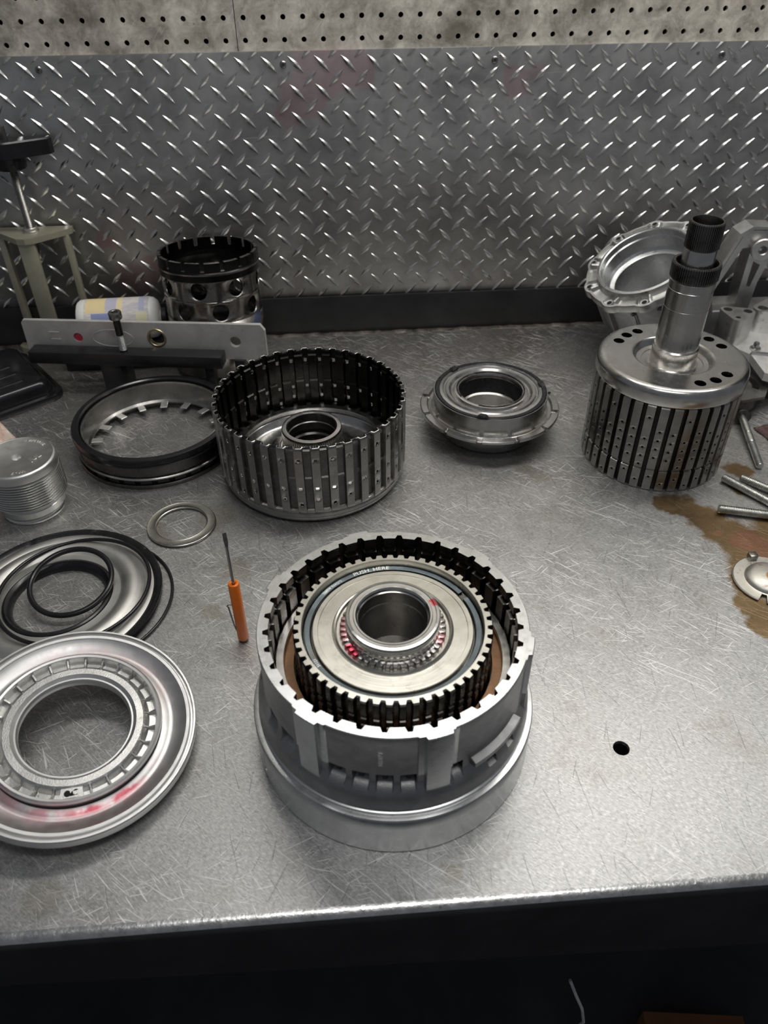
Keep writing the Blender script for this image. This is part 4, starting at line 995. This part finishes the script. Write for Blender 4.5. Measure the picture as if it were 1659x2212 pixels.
OP = thing('pump_plate', 'flat grey steel plate with curved slots tucked between the shaft drum and the casting', 'plate', (556, -268, 0), (0, 0, 0.2))
octp = [(46 * math.cos(R_(22.5 + 45 * i)), 46 * math.sin(R_(22.5 + 45 * i))) for i in range(8)]
slot = [(22 * math.cos(R_(a)), 22 * math.sin(R_(a))) for a in range(-50, 31, 10)] + [(32 * math.cos(R_(a)), 32 * math.sin(R_(a))) for a in range(30, -51, -10)]
part('plate_body', holed('plate_body', octp, [slot, circ(0, 0, 12, 24)], 26, 30, [M['steel_mid']], 30), OP)
part('plate_hub', lathe('plate_hub', [(0.05, 0), (30, 0), (34, 3), (34, 26), (0.05, 26)], M['steel_dark'], 40), OP)

# ------------------------------------------------------------------ bolts on the right
def bolt(label, a, b, r, head=False, thread_at_start=True, flange=False):
    a, b = Vector(a), Vector(b); d = b - a; L = d.length
    q = Vector((0, 0, 1)).rotation_difference(d.normalized())
    t = thing('bolt', label, 'bolt', a, q.to_euler(), 'loose bolts at the right edge')
    pr = [(0.05, 0), (r - 1, 0), (r - .4, .8)]
    n = int(L * 0.45 / 1.9)
    for i in range(n): pr += [(r - 1.0, 1.2 + i * 1.9), (r, 2.0 + i * 1.9), (r, 2.3 + i * 1.9)]
    zt = 1.2 + n * 1.9
    part('thread', lathe('thread', pr + [(r - .5, zt)], M['zinc'], 20), t)
    part('shank', lathe('shank', [(r - .5, zt - .2), (r - .1, zt + .4), (r, zt + 1), (r, L * .62), (r - .4, L * .625), (r - .4, L * .64), (r, L * .645), (r, L), (0.05, L)], M['zinc'], 24), t)
    if head:
        hx = [(1.9 * r * math.cos(R_(60 * i)), 1.9 * r * math.sin(R_(60 * i))) for i in range(6)]
        part('washer_face', lathe('washer_face', [(r - .2, L - 1.2), (2.4 * r, L - 1), (2.4 * r, L + 1), (r, L + 1.4)], M['steel_dark'], 32), t)
        part('hex_head', holed('hex_head', hx, [], L + 1.2, L + 8, [M['steel_dark']], 20), t)
    return t
bolt('long zinc bolt with dark head leaning beside the shaft drum', (526.5, -428, 5), (546, -326, 12), 4.8, head=True)
bolt('zinc stud with threaded end pointing left, upper of the crossing pair', (470.5, -447.5, 5.6), (548, -560, 5.6), 5.4)
bolt('threaded stud mostly out of frame, rearmost by the right edge', (492, -449, 5.6), (590, -552, 5.6), 5.0)
bolt('zinc stud lying nearest the brown oil stain', (440, -506, 5.6), (575, -546, 5.6), 5.4)

# ------------------------------------------------------------------ dished cap
C_ = thing('dished_cap', 'round pale dished metal cap with notched rusty rim on the oil stain', 'cap', (447.4, -622, 0))
NOT = [(203, 216), (262, 270)]
def prof_c(a):
    k = 24.6 if inr(a % 360, [(231, 243)]) else 36.1
    return [(23, 1.0), (k, 1.0), (k, 2.2), (max(k - 1, 24), 3.2), (26, 3.4), (24.4, 3.6), (23.6, 5.4), (22, 7.6), (17, 9.8), (10, 11.0), (0.05, 11.4)]
part('cap_body', glathe('cap_body', prof_c, [(i * 2, i * 2) for i in range(180)], [M['cap']], False, None, 35), C_)
part('tab', boxm('tab', -4.5, 4.5, -4, 4, 2.8, 10, M['steel_mid'], 1.0), C_, (-3.5, 33, 0), (0, 0, 0.1), label='small upright square tab')

# ------------------------------------------------------------------ rags, cord, box
def rag(name, label, loc, sx, sy, h, mat, seed, rot=0.0):
    vs, fs = [], []; n = 26
    for i in range(n):
        for j in range(n):
            u, v = i / (n - 1), j / (n - 1)
            e = min(u, 1 - u, v, 1 - v) * 4; e = min(1, e)
            z = 1.2 + h * e * (0.45 + 0.75 * abs(mnoise.noise(Vector((u * 3.2 + seed, v * 2.6, seed))))) + 3 * e * mnoise.noise(Vector((u * 9, v * 8, seed)))
            vs.append(((u - .5) * sx + 3 * mnoise.noise(Vector((v * 5, seed, 1))), (v - .5) * sy + 3 * mnoise.noise(Vector((u * 5, seed, 2))), max(.6, z)))
    for i in range(n - 1):
        for j in range(n - 1): fs.append((i * n + j, (i + 1) * n + j, (i + 1) * n + j + 1, i * n + j + 1))
    o = part(name, mesh(name, vs, fs, [mat], 60), None, loc, (0, 0, rot))
    md = o.modifiers.new('thickness', 'SOLIDIFY'); md.thickness = 0.0008
    return tag(o, label, 'cloth')
rag('paper_towel', 'crumpled pink stained paper towel behind the finned canister', (-441, -338, 0), 84, 96, 74, M['rag'], 3.3, R_(40))
rag('shop_rag', 'dark dirty red shop rag at the right edge behind the bolts', (598, -375, 0), 60, 90, 16, M['ragdark'], 8.1, R_(10))
tag(part('hanging_cord', tube('hanging_cord', [(196, -905, -246), (204, -911, -270), (214, -914, -300), (222, -914, -340), (222, -904, -400), (226, -900, -438)], 1.6, M['cord'], 8), None), 'thin pale cord hanging in the dark under the bench front', 'cord')
bm = bmesh.new(); box_bm(bm, 0, 160, 0, 120, 0, 50)
CB = thing('cardboard_box', 'brown cardboard box barely visible on the dark floor under the bench', 'box', (430, -880, -900), (0, 0, -0.12))
part('carton', bm_mesh('carton', bm, [M['card']], 0), CB)
part('flap', boxm('flap', 4, 156, -10, 0, 49, 51, M['card'], 0), CB)
